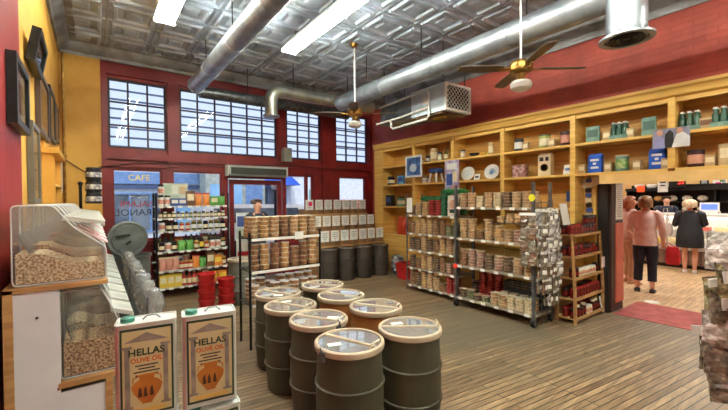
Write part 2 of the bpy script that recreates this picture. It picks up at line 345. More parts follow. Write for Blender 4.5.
MB().bx(-.6, .0, -.15, .05, 0, 3.1).build('brick_pier', brickmat('pale_brick', S(206, 176, 168), S(188, 152, 144), S(220, 210, 204), 'xz', .24, .09, .2), bld)
wpane(.1, 1.3, .7, 2.4, mw2, 4)
MB().prism([(-.9, 2.45), (.05, 2.9), (.05, 2.45)], .0, 1.6, 'x').build('awning', mat('blue_awning', S(40, 92, 200), rough=.6), bld)
b2 = thing('corner_building', 'white stucco building with red brick base across the street', 'building', (14, 16.2, -.1))
MB().bx(-.2, 10, 0, .6, 0, 3.0).build('wall', mat('white_stucco', S(244, 242, 238), rough=.7), b2)
MB().bx(-4.5, 10, -.1, .0, 0, 1.75).build('brick_base', brickmat('red_base_brick', S(176, 70, 62), S(150, 56, 52), S(190, 150, 140), 'xz', .24, .09, .2), b2)
MB().bx(-6.4, -.2, 0, .5, 0, 3.0).build('side_wall', mat('pale_stucco', S(226, 232, 240), rough=.7), b2)
MB().bx(-5.4, -4.9, -.06, .0, .4, 2.3).build('poster_panel', mat('green_poster', S(150, 190, 170), S(120, 170, 150), scale=2, rough=.5), b2)
# low grey green building in front of the upper windows
sh = thing('street_shed', 'grey green flat-roofed kiosk across the street', 'building', (4.55, 14.6, -.1))
MB().bx(-1.15, 1.15, 0, 1.0, 0, 3.2).build('wall', mat('kiosk_wall', S(178, 186, 180), S(150, 158, 150), rough=.6), sh)
MB().bx(-1.3, 1.3, -.15, 1.15, 3.2, 3.42).build('roof', mat('kiosk_roof', S(110, 122, 120), rough=.6), sh)
MB().bx(-1.0, .2, -.03, .0, .9, 2.4).build('window', mw1, sh); MB().bx(.35, 1.05, -.03, .0, .05, 2.4).build('door', m_blue, sh)
# white van at the kerb
van = thing('parked_van', 'white van parked at the kerb outside the glass door', 'van', (4.3, 11.6, -.1))
mb = MB(); prof = [(-1.9, .35), (1.95, .35), (2.0, .8), (1.55, 1.0), (1.15, 1.62), (-1.85, 1.68), (-1.95, .9)]
mb.prism(prof, -.85, .85, 'y').build('body', mat('white_car_paint', S(240, 240, 240), rough=.25, coat=.5), van)
MB().prism([(-1.6, 1.12), (1.2, 1.12), (.98, 1.52), (-1.6, 1.55)], -.87, -.85, 'y').build('side_window', mw2, van)
for x in (-1.2, 1.25):
    for y in (-.78, .78): MB().cyl((x, y-.1, .33), (x, y+.1, .33), .33, n=20).build('wheel', m_black, van)
lamp = thing('globe_lamp', 'white globe street lamp seen through the door glass', 'lamp', (4.05, 9.6, -.1))
MB().lathe([(.1, 0), (.1, .1), (.045, .15), (.04, 2.0), (.06, 2.05)], 12).build('post', m_dark, lamp)
MB().ball((0, 0, 2.16), .12).build('globe', m_white, lamp)
# ------------------------------------------------------------------ ceiling things
m_tube = mat('lit_tube', S(255, 255, 250), emit=((.95, 1, .88, 1), TUBE))
m_fix = mat('fixture_enamel', S(236, 238, 238), rough=.35)
def fixture(x, y1, length, label, vis=True):
    t = thing('fluorescent_light', label, 'ceiling light', (x, y1-length/2, 4.12), 0, 'fluorescent strip lights')
    h = length/2
    MB().prism([(-.05, .08), (-.05, .03), (-.125, -.02), (-.125, -.035), (.125, -.035), (.125, -.02), (.05, .03), (.05, .08)], -h, h, 'y').build('housing', m_fix, t)
    MB().bx(-.03, .03, -h+.3, -h+.36, .08, .18).bx(-.03, .03, h-.36, h-.3, .08, .18).build('hanger', m_steeld, t)
    for k, sx in enumerate((-.085, .085)):
        MB().cyl((sx, -h+.03, -.062), (sx, h-.03, -.062), .022, n=10).build('tube', m_tube, t)
    for yy in (-h+.015, h-.015, 0): MB().bx(-.13, .13, yy-.015, yy+.015, -.085, -.03).build('lamp_holder', m_fix, t)
    return t
fixture(2.58, 5.52, 3.0, 'twin tube fluorescent strip light between the two long ducts')
fixture(.80, 5.56, 3.0, 'twin tube fluorescent strip light near the left wall')
fixture(2.58, 1.9, 3.0, 'twin tube fluorescent strip light over the barrels, outside the frame')
fixture(.80, 1.9, 3.0, 'twin tube fluorescent strip light over the bins, outside the frame')
fixture(4.9, -.4, 2.4, 'twin tube fluorescent strip light before the doorway, outside the frame')

def rod_hang(parent, pts):
    for x, y, z0, z1 in pts: MB().cyl((x, y, z0), (x, y, z1), .008, n=6).build('hanger_rod', m_black, parent)
def seamduct(mb, a, b, r, n=28, step=1.2):
    a, b = Vector(a), Vector(b); L_ = (b-a).length; d = (b-a)/L_; k = int(L_/step)
    mb.cyl(a, b, r, n=n)
    for j in range(1, k+1):
        c = a+d*(j*step)
        if (b-c).length > .1: mb.cyl(c-d*.012, c+d*.012, r+.006, n=n)
def arc(c, u, v, r, n=8, a0=0, a1=PI/2): return [Vector(c)+Vector(u)*(r*math.cos(a0+(a1-a0)*k/n))+Vector(v)*(r*math.sin(a0+(a1-a0)*k/n)) for k in range(n+1)]
# long duct on the left
t = thing('round_duct', 'long round steel duct running above the bins, left of the strip light', 'duct', (1.5, 0, 3.72), 0, None)
mb = MB(); seamduct(mb, (0, 0, 0), (0, 7.0, 0), .135); mb.build('pipe', m_steel, t); mb = MB(); mb.cyl((0, 7.0, 0), (0, 7.04, 0), .145, n=28); mb.build('end_collar', m_steel, t)
rod_hang(t, [(0, 2.6, .135, .58), (0, 4.9, .135, .58), (0, 6.3, .135, .58)])
# thin duct along the window wall
t = thing('round_duct', 'thin dull duct running along the top of the window wall', 'duct', (1.6, 7.25, 3.68))
mb = MB(); seamduct(mb, (0, 0, 0), (3.3, 0, 0), .11, 24, 1.1); mb.build('pipe', m_steeld, t); rod_hang(t, [(.9, 0, .11, .62), (2.4, 0, .11, .62)])
# cross duct with elbow turning down
t = thing('round_duct', 'cross duct with a short elbow pointing down before the windows', 'duct', (2.66, 6.45, 3.70))
mb = MB()
pts = [Vector((0, 0, -.48)), Vector((0, 0, -.2))] + arc((.2, 0, -.2), (-1, 0, 0), (0, 0, 1), .2, 8)[1:] + [Vector((2.35, 0, 0))]
mb.tube(pts, .118, 24); mb.build('pipe', mat('warm_duct', S(190, 188, 172), S(160, 160, 150), scale=4, rough=.3, metal=.85), t)
mb = MB(); mb.cyl((0, 0, -.5), (0, 0, -.47), .15, n=24); mb.build('end_flange', m_steel, t)
for x in (.22, 1.2): MB().cyl((x-.012, 0, 0), (x+.012, 0, 0), .126, n=24).build('seam_band', m_steel, t)
rod_hang(t, [(.45, 0, .118, .6), (1.7, 0, .118, .6)])
# main duct along the shelving side with drop and diffuser
t = thing('round_duct', 'large round steel duct with a drop end diffuser along the brick wall', 'duct', (4.08, 0, 3.62))
mb = MB(); seamduct(mb, (0, 1.31-.02, 0), (0, 6.28, 0), .15); mb.cyl((0, -2.4, 0), (0, 1.31, 0), .15, n=28); mb.build('pipe', m_steel, t)
mb = MB(); mb.cyl((0, 1.31, .02), (0, 1.31, -.44), .165, n=32); mb.build('drop', m_steel, t)
df = MB().lathe([(.165, .0), (.165, -.04), (.225, -.055), (.225, -.075), (.18, -.075), (.17, -.05), (.12, -.05), (.12, -.03), (.02, -.03)], 32, (0, 1.31, -.40)).build('diffuser', m_steel, t)
for r_ in (.155, .115, .075): MB().lathe([(r_, -.082), (r_-.012, -.085), (r_-.03, -.06), (r_-.018, -.058)], 28, (0, 1.31, -.40), cap=False).build('diffuser_ring', m_black, df)
rod_hang(t, [(0, 2.3, .15, .68), (0, 4.0, .15, .68), (0, 5.4, .15, .68)])
# dark beam above the duct on the brick side
t = thing('conduit_pipe', 'dark conduit pipe running along the ceiling beside the brick wall', 'pipe', (5.45, 0, 4.12))
MB().cyl((0, .2, 0), (0, 7.4, 0), .045, n=12).build('pipe', m_dark, t); rod_hang(t, [(0, 2.5, .04, .18), (0, 5.8, .04, .18)])

# hanging air handler
t = thing('air_handler', 'hanging metal air handler with a diamond grille below the large duct', 'air conditioner', (5.03, 4.45, 3.14))
MB().bx(-.33, .33, -.36, .42, .0, .46).build('cabinet', mat('handler_panel', S(206, 218, 226), S(186, 200, 210), scale=4, rough=.4, metal=.2), t)
MB().bx(-.335, -.33, .02, .12, .18, .3).build('rating_plate', m_paper, t)
gf = MB()
for a, b, c, e in ((-.33, .33, .0, .035), (-.33, .33, .425, .46), (-.33, -.295, .035, .425), (.295, .33, .035, .425)): gf.bx(a, b, -.40, -.36, c, e)
gf = gf.build('grille_frame', m_white, t)
MB().bx(-.295, .295, -.372, -.362, .035, .425).build('filter', m_dark, gf)
gl = MB()
for k in range(-5, 9):
    for sgn in (1, -1):
        pts = []
        x0 = -.295+k*.085 if sgn > 0 else .295-k*.085
        # clip a 45 degree bar to the frame
        q = []
        for s_ in (0, .39):
            q.append((x0+sgn*s_, .035+s_))
        (xa, za), (xb, zb) = q
        def clipx(xa, za, xb, zb):
            for lim in (-.295, .295):
                if (xa-lim)*(xb-lim) < 0:
                    zc = za+(zb-za)*(lim-xa)/(xb-xa)
                    if (xa < -.295 or xa > .295): xa, za = lim, zc
                    else: xb, zb = lim, zc
            return xa, za, xb, zb
        xa, za, xb, zb = clipx(xa, za, xb, zb)
        if max(abs(xa), abs(xb)) > .2951 or abs(zb-za) < .03: continue
        gl.cyl((xa, -.378, za), (xb, -.378, zb), .007, n=4)
gl.build('grille', m_white, gf)
m_pvc = mat('white_pvc', S(226, 224, 214), rough=.4)
MB().bx(-.30, .28, .42, 1.35, .02, .40).build('plenum', mat('plenum_metal', S(140, 146, 150), S(112, 116, 120), scale=6, rough=.4, metal=.6), t)
MB().tube([(-.36, 1.3, .36), (-.36, .1, .40), (-.37, -.02, .38), (-.37, -.05, .32), (-.37, -.05, -.06), (-.37, 0, -.09), (-.36, .9, -.12), (-.36, .95, -.08), (-.36, .95, .04)], .022, 8).build('drain_pipe', m_pvc, t)
MB().tube([(-.37, -.03, .1), (-.36, .7, .06), (-.36, 1.4, .05)], .02, 8).build('condensate_pipe', m_pvc, t)
MB().tube([(.0, -.1, -.03), (-.1, -.2, -.05), (-.2, -.05, -.06), (-.12, .12, -.04), (.05, .05, -.03)], .014, 6).build('yellow_cable', mat('yellow_cable', S(206, 160, 50), rough=.5), t)
MB().bx(-.3, .3, -.3, .3, -.03, .0).build('drip_tray', mat('copper_tray', S(120, 92, 66), rough=.5, metal=.4), t)
for x in (-.28, .28):
    for y in (-.3, 1.25): MB().cyl((x, y, .40), (x, y, 1.16), .009, n=6).build('hanger_rod', m_black, t)

def fan(loc, a0, label, rodtop):
    t = thing('ceiling_fan', label, 'ceiling fan', loc)
    MB().cyl((0, 0, .06), (0, 0, rodtop), .012, n=8).build('rod', m_white, t)
    MB().lathe([(.07, rodtop), (.07, rodtop-.03), (.03, rodtop-.09)], 16).build('ceiling_canopy', m_brass, t)
    MB().lathe([(.02, .10), (.05, .09), (.115, .055), (.13, .02), (.125, -.035), (.07, -.06)], 24).build('motor', m_brass, t)
    MB().lathe([(.05, -.06), (.05, -.11), (.065, -.13), (.06, -.145)], 20).build('switch_cup', m_brass, t)
    MB().lathe([(.055, -.14), (.10, -.15), (.118, -.18), (.105, -.225), (.06, -.25), (.01, -.257)], 24).build('light_globe', mat('milk_glass', S(238, 236, 226), rough=.2), t)
    for k in range(4):
        a = math.radians(a0+90*k); R_ = RZ(a) @ RX(math.radians(11))
        bl = MB(); o_ = [(.20, -.05), (.34, -.068), (.62, -.07), (.69, -.05), (.70, 0), (.69, .05), (.62, .07), (.34, .068), (.20, .05)]
        bl.loft([[R_ @ Vector((x, y, -.012)) for x, y in o_], [R_ @ Vector((x, y, -.004)) for x, y in o_]])
        bo = bl.build('blade', mat('walnut_blade', S(92, 66, 40), S(66, 46, 28), scale=5, rough=.4, stretch=(1, 6, 1)), t)
        MB().loft([[R_ @ Vector((x, y, -.022)) for x, y in ((.09, -.02), (.24, -.035), (.24, .035), (.09, .02))], [R_ @ Vector((x, y, -.013)) for x, y in ((.09, -.02), (.24, -.035), (.24, .035), (.09, .02))]]).build('blade_arm', m_brass, bo)
    return t
fan((3.834, 2.229, 3.10), -37, 'four blade wooden ceiling fan with white globe before the red brick wall', 1.2)
fan((3.567, 5.053, 3.12), -38, 'four blade brass ceiling fan hanging near the windows by the air handler', 1.18)

# air curtain above the door, junction boxes, corner pipe
t = thing('air_curtain', 'grey air curtain with dark grille mounted above the glass door', 'air curtain', (2.79, 7.64, 2.165))
MB().prism([(.0, .0), (.0, .215), (-.16, .215), (-.2, .17), (-.2, .03), (-.17, .0)], -.63, .63, 'x').build('casing', mat('curtain_casing', S(176, 178, 170), rough=.45), t)
MB().bx(-.58, .60, -.212, -.2, .035, .165).build('grille', mat('curtain_grille', S(64, 66, 56), S(48, 50, 44), scale=50, stretch=(1, 1, 12), rough=.6), t)
for x in (-.635, .635): MB().bx(x-.008, x+.008, -.205, .0, -.005, .22).build('end_cap', m_white, t)
tag(MB().bx(-.09, .09, -.1, .03, -.13, .15).bx(-.1, .1, -.115, -.1, -.14, .16).build('speaker_box', mat('grey_box', S(150, 150, 140), rough=.5), None, (3.47, 7.62, 2.66)), 'small grey box mounted on the red post above the air curtain', 'wall box')
t = thing('corner_pipe', 'thin brass pipe standing in the corner of the yellow walls', 'pipe', (XL+.06, 7.55, 0))
MB().tube([(0, 0, 0), (0, 0, 4.05)], .02, 8).build('pipe', m_brass, t)
for z in (1.5, 2.4, 3.5): MB().lathe([(.03, -.03), (.035, 0), (.03, .03)], 10, (0, 0, z)).build('pipe_coupling', m_brass, t)
tag(MB().tube([(XL+.05, 7.645, 2.36), (-.1, 7.645, 2.15), (.1, 7.64, 2.25), (.6, 7.63, 2.34), (1.5, 7.63, 2.37), (2.1, 7.63, 2.33), (3.4, 7.63, 2.46), (4.4, 7.63, 2.42), (5.8, 7.63, 2.46)], .008, 5).build('wall_cable', m_dark), 'thin dark cable strung along the red beam under the upper windows', 'cable')

# ------------------------------------------------------------------ left wall pictures
def picture(yc, zc, wd, ht, th, frame_m, art, label, lean=0, mat_m=None, x0=XL+.012, roll=0):
    t = thing('framed_picture', label, 'picture', (x0, yc, zc)); t.rotation_euler = (roll, lean, 0)
    f_ = MB(); b = .045
    f_.bx(0, th, -wd/2, -wd/2+b, -ht/2, ht/2); f_.bx(0, th, wd/2-b, wd/2, -ht/2, ht/2); f_.bx(0, th, -wd/2+b, wd/2-b, -ht/2, -ht/2+b); f_.bx(0, th, -wd/2+b, wd/2-b, ht/2-b, ht/2)
    f_.build('frame', frame_m, t)
    MB().bx(.004, th*.5, -wd/2+b, wd/2-b, -ht/2+b, ht/2-b).build('mount', mat_m or m_paper, t)
    MB().bx(th*.5, th*.5+.003, -wd/2+b+.06, wd/2-b-.06, -ht/2+b+.07, ht/2-b-.07).build('print', art, t)
    MB().bx(th*.75, th*.75+.002, -wd/2+b, wd/2-b, -ht/2+b, ht/2-b).build('pane', clear('picture_glass', gloss=.7), t)
a1 = mat('old_print', S(170, 160, 140), S(96, 88, 74), scale=9, rough=.6); a2 = mat('sepia_print', S(196, 170, 120), S(120, 92, 58), scale=7, rough=.6); a3 = mat('grey_print', S(180, 184, 186), S(120, 124, 130), scale=10)
picture(3.34, 2.36, .56, .44, .05, m_black, a1, 'thick black framed picture hung on the red pilaster', x0=XL+.014)
picture(4.2, 2.93, .55, .27, .06, m_black, a1, 'small dark framed picture tilted forward, highest on the yellow wall', lean=math.radians(10), x0=XL+.03, roll=math.radians(-2))
picture(5.0, 2.63, .9, .62, .04, mat('dark_walnut_frame', S(70, 50, 40), rough=.4), a2, 'walnut framed sepia picture, nearest of three in a row on yellow wall', x0=XL+.004)
picture(5.95, 2.72, .7, .62, .04, m_black, a1, 'black framed picture, middle of three in a row on the yellow wall', x0=XL+.004)
picture(6.7, 2.75, .5, .50, .04, mat('brown_frame', S(110, 78, 50), rough=.4), a2, 'brown framed picture, last of three in a row on yellow wall', x0=XL+.004)
picture(4.22, 1.98, .5, .68, .04, mat('grey_frame', S(110, 104, 92), rough=.4), a3, 'grey framed tall picture beside the red pilaster above the bins', x0=XL+.004)
picture(7.12, 2.08, .55, .56, .03, m_white, a3, 'white framed pale print hung in the far corner of yellow wall', x0=XL+.012)
t = thing('wall_cupboard', 'yellow painted open wall cupboard with a ledge above the bins', 'cupboard', (XL+.002, 5.55, 1.55))
mb = MB(); mb.bx(0, .02, -.5, .5, 0, .75); mb.bx(.02, .1, -.5, -.44, 0, .62); mb.bx(.02, .1, .44, .5, 0, .62); mb.build('case', m_yel, t)
MB().bx(0, .14, -.55, .55, .62, .68).build('ledge', m_yel, t); MB().bx(.02, .1, -.44, .44, .28, .31).build('shelf', m_yel, t)

# ------------------------------------------------------------------ bulk bins along the left wall
m_acr = clear('bin_acrylic', (.97, .97, .96, 1), haze=.055, hcol=(.94, .94, .92, 1), gloss=.7)
m_flap = mat('grey_lid_plastic', S(196, 194, 182), S(176, 174, 162), rough=.4)
m_oats = mat('pale_nuts', S(250, 236, 200), S(178, 142, 92), scale=78, lo=.42, hi=.58, rough=.7, bump=.6, bscale=34)
m_brownnut = mat('brown_nuts', S(232, 200, 150), S(142, 104, 64), scale=78, lo=.42, hi=.58, rough=.7, bump=.6, bscale=34)
m_seed = mat('dark_seeds', S(190, 160, 122), S(106, 80, 56), scale=84, lo=.42, hi=.58, rough=.7, bump=.6, bscale=40)
m_pink = mat('pink_card', S(240, 170, 170), S(244, 220, 216), scale=12, rough=.6)
Y0, NB, PIT = 2.70, 10, .315
t = thing('bin_stand', 'tall white stepped stand with wooden edges holding two tiers of bins', 'display stand', (0, Y0-.03, 0))
Ln = NB*PIT+.06
MB().bx(-.355, -.165, 0, .012, .02, 1.165).bx(-.165, .04, 0, .012, .02, .575).build('end_panel', mat('white_laminate', S(222, 222, 222), S(208, 208, 210), scale=2, rough=.4), t)
MB().bx(-.395, -.355, -.01, .03, 0, 1.185).build('edge_post', m_wood, t); MB().bx(.04, .075, -.01, .03, 0, .60).build('edge_post', m_wood, t)
MB().bx(-.395, .06, -.01, Ln, 1.165, 1.19).build('upper_board', m_wood, t)
MB().bx(-.175, .125, -.01, Ln, .60, .63).build('lower_board', m_wood, t)
MB().bx(-.395, -.375, .03, Ln, 0, 1.165).build('back_panel', m_white, t)
MB().bx(-.37, .02, Ln-.02, Ln, 0, 1.165).build('far_panel', m_white, t)
MB().bx(.05, .07, .03, Ln, .03, .6).build('front_panel', m_white, t)
for p in ((-.26, 1.02), (-.175, .6)): MB().cyl((p[0], -.006, p[1]), (p[0], .0, p[1]), .006, n=8).build('screw', m_black, t)
def rounded(poly, r=.03, n=3):
    out = []
    for k in range(len(poly)):
        p, a, b = Vector(poly[k]), Vector(poly[k-1]), Vector(poly[(k+1) % len(poly)])
        u = (a-p); v = (b-p); rr = min(r, u.length*.4, v.length*.4); p0 = p+u.normalized()*rr; p1 = p+v.normalized()*rr
        for j in range(n+1):
            s_ = j/n; out.append(tuple((p0*(1-s_)+p*s_)*(1-s_)+(p*(1-s_)+p1*s_)*s_))
    return out
def bin_(kind, k, fill):
    y = Y0+k*PIT; wy = PIT-.012
    names = dict(oats='pale nuts', brown='brown nuts', seed='dark seeds'); fm = dict(oats=m_oats, brown=m_brownnut, seed=m_seed)[fill]
    if kind == 'upper': x0, z0, wx, hz = -.36, 1.197, .415, .437
    else: x0, z0, wx, hz = -.165, .637, .29, .5
    t = thing('bulk_bin', 'clear bulk bin of %s, %s back from the front in the %s row' % (names[fill], ORD[k], kind), 'bin', (x0, y, z0), 0, kind+' row of bulk bins')
    if kind == 'upper': poly = [(0, 0), (wx, 0), (wx, hz*.42), (wx*.62, hz*.72), (wx*.42, hz), (0, hz)]
    else: poly = [(0, 0), (wx, 0), (wx, hz*.5), (wx*.80, hz*.82), (wx*.66, hz), (0, hz)]
    poly = rounded(poly, .025)
    # thin walls: outer and inner skin side by side with the body left open on the sloped mouth
    b_ = MB(); th = .004
    cx = sum(p[0] for p in poly)/len(poly); cz = sum(p[1] for p in poly)/len(poly)
    def ring(yy): return [Vector((u, yy, v)) for u, v in poly]
    R0, R1 = ring(0), ring(wy)
    n = len(poly)
    skip = set(range(12, 16)) if kind == 'upper' else set()
    b_.loft([R0, R1], True, True)
    b_.build('body', m_acr, t)
    for yy in (.003, wy-.003): MB().tube([(u, yy, v) for u, v in poly]+[(poly[0][0], yy, poly[0][1])], .0045, 5, False).build('edge', clear('acrylic_edge', haze=.6, hcol=(.92, .92, .9, 1)), t)
    # contents with heaped top
    def clipz(h0, h1):
        return [(.012, .008), (wx-.012, .008), (wx-.012, h1), (wx*.6, h1*1.02), (wx*.3, h0*.97), (.012, h0)]
    h0, h1 = (.17+.03*math.sin(k*2.1), .10) if kind == 'upper' else (.2+.04*math.sin(k*1.7), .19)
    MB().prism(clipz(h0, h1), .012, wy-.012, 'y').build('contents', fm, t)
    # sloped chute divider
    MB().prism([(.02, hz*.62), (.028, hz*.64), (wx*.30, hz*.2), (wx*.28, hz*.18)], .008, wy-.008, 'y').build('chute', clear('chute_acrylic', haze=.05, hcol=(.9, .9, .86, 1)), t)
    if kind == 'upper': fl_ = [(wx*.50, hz*.80), (wx*.98, hz*.74), (wx*1.0, hz*.78), (wx*.52, hz*.86)]
    else: fl_ = [(wx*.82, hz*.68), (wx*1.22, hz*.60), (wx*1.22, hz*.645), (wx*.82, hz*.735)]
    f_ = MB().prism(fl_, .02, wy-.03, 'y').build('lid', m_flap, t)
    MB().bx(fl_[1][0]-.012, fl_[1][0]+.006, .05, wy-.06, fl_[1][1]-.016, fl_[1][1]).build('lid_handle', m_flap, f_)
    if kind == 'upper':
        MB().loft([[Vector((wx*.66, yy, hz*.70)), Vector((wx*1.02, yy, hz*.46)), Vector((wx*1.03, yy, hz*.47)), Vector((wx*.67, yy, hz*.71))] for yy in (.06, wy-.05)]).build('price_card', m_pink if k in (0, 1, 4) else m_paper, t)
    else:
        MB().bx(wx+.002, wx+.006, .06, wy-.06, hz*.2, hz*.42).build('price_card', m_paper, t)
fills_u = ['oats', 'brown', 'oats', 'seed', 'brown', 'oats', 'seed', 'brown', 'oats', 'brown']; fills_l = ['brown', 'oats', 'seed', 'oats', 'brown', 'seed', 'oats', 'brown', 'oats', 'seed']
for k in range(NB): bin_('upper', k, fills_u[k]); bin_('lower', k, fills_l[k])
# rolls of clear bags hung along the front of the lower tier
m_bag = clear('clear_bag', (.93, .93, .92, 1), haze=.22, hcol=(.9, .9, .88, 1), rough=.12, gloss=2)
def crumple(wd, ht, dp, seed, n=13):
    rr = random.Random(seed); rings = []
    for j in range(n+1):
        v = j/n; z = ht*v; s_ = (.45+.55*math.sin(PI*min(1, .2+.75*(1-v)))); ring = []
        for k in range(12):
            a = 2*PI*k/12; ring.append(Vector((dp*.5*s_*math.cos(a)*(1+rr.uniform(-.5, .4)), wd*.5*s_*math.sin(a)*(1+rr.uniform(-.35, .25)), z+rr.uniform(-.012, .012))))
        rings.append(ring)
    return MB().loft(rings)
bagm = [crumple(.20, .34, .12, s_).data('plastic_bag', m_bag, ang=180) for s_ in (1, 2, 3)]
for k in range(1, NB):
    o = put('plastic_bag', bagm[k % 3], None, (.35, Y0+k*PIT+.14, .66))
    tag(o, 'clump of clear plastic bags hung before the %s bin of the lower row' % ORD[k], 'plastic bags', 'clear bags along the bins')
rail = thing('bag_rail', 'thin steel rail carrying the clear bags along the lower bins', 'rail', (.275, Y0, 0))
MB().tube([(0, .1, 1.01), (0, NB*PIT, 1.01)], .006, 6).build('bar', m_steeld, rail)
for y in (.12, 1.6, NB*PIT-.05): MB().tube([(0, y, 1.01), (0, y, .0)], .008, 6).build('upright', m_steeld, rail); MB().tube([(-.1, y, .005), (.1, y, .005)], .008, 6).build('foot', m_steeld, rail)
# jars stacked at the end, dark pole
m_jarlid = mat('black_jar_lid', S(34, 34, 36), rough=.4); m_lab = mat('jar_label', S(214, 206, 190), S(120, 110, 120), scale=30, rough=.6)
def jar(r, h, body, lid, label=None, n=14):
    m_ = MB(); m_.lathe([(r*.9, 0), (r, h*.04), (r, h*.74), (r*.8, h*.82)], n); 
    if label: m_.mi(2).lathe([(r*1.015, h*.2), (r*1.015, h*.6)], n, cap=False)
    m_.mi(1).lathe([(r*.88, h*.82), (r*.9, h*.83), (r*.9, h*.98), (r*.84, h)], n); return m_.data('jar', [body, lid, label or lid])
m_dkjar = mat('dark_jar', S(52, 50, 56), S(36, 34, 40), rough=.15)
je = jar(.085, .15, m_dkjar, m_jarlid, m_lab)
for k in range(3): tag(put('jar', je, None, (.0, 5.72, 1.634+k*.151)), 'black lidded storage jar, %s in the stack at the far end of bins' % ('bottom', 'middle', 'top')[k], 'jar', 'jars stacked on the bins')
t = thing('pole', 'thin dark post with a finial at the far end of bins', 'pole', (-.14, 6.1, 0)); MB().cyl((0, 0, 0), (0, 0, 1.88), .018, n=10).build('shaft', m_black, t); MB().ball((0, 0, 1.9), .03).build('finial', m_black, t); MB().lathe([(.13, 0), (.13, .015), (.03, .03)], 16).build('foot', m_black, t)
# grey can with lid standing upright in it
t = thing('trash_can', 'dark grey round trash can at the far end of the bins', 'trash can', (.40, 6.18, 0))
MB().lathe([(.2, 0), (.23, .02), (.26, .86), (.275, .87), (.275, .9), (.255, .9), (.24, .86), (.21, .05)], 28).build('body', mat('grey_plastic', S(92, 96, 94), S(76, 80, 78), rough=.5), t)
MB().tube([(.27, -.05, .75), (.32, -.04, .75), (.32, .04, .75), (.27, .05, .75)], .012).build('handle', MATS['grey_plastic'], t); MB().tube([(-.27, -.05, .75), (-.32, -.04, .75), (-.32, .04, .75), (-.27, .05, .75)], .012).build('handle', MATS['grey_plastic'], t)
ld = MB().lathe([(.245, -.03), (.255, -.02), (.255, .01), (.235, .025), (.2, .02), (.19, .035), (.02, .045)], 36).build('lid', mat('grey_lid', S(108, 112, 108), S(92, 96, 92), rough=.45), t, (-.03, -.13, 1.13)); ld.rotation_euler = (PI/2+.08, 0, math.radians(12)); ld['label'] = 'round grey lid standing upright in the can'
MB().box((-.07, .06, .05), (.17, .03, .02), RZ(.1).to_3x3()).build('lid_handle', m_dark, ld); MB().box((.0, -.04, .05), (.07, .025, .02), RZ(.7).to_3x3()).build('lid_slot', m_dark, ld)

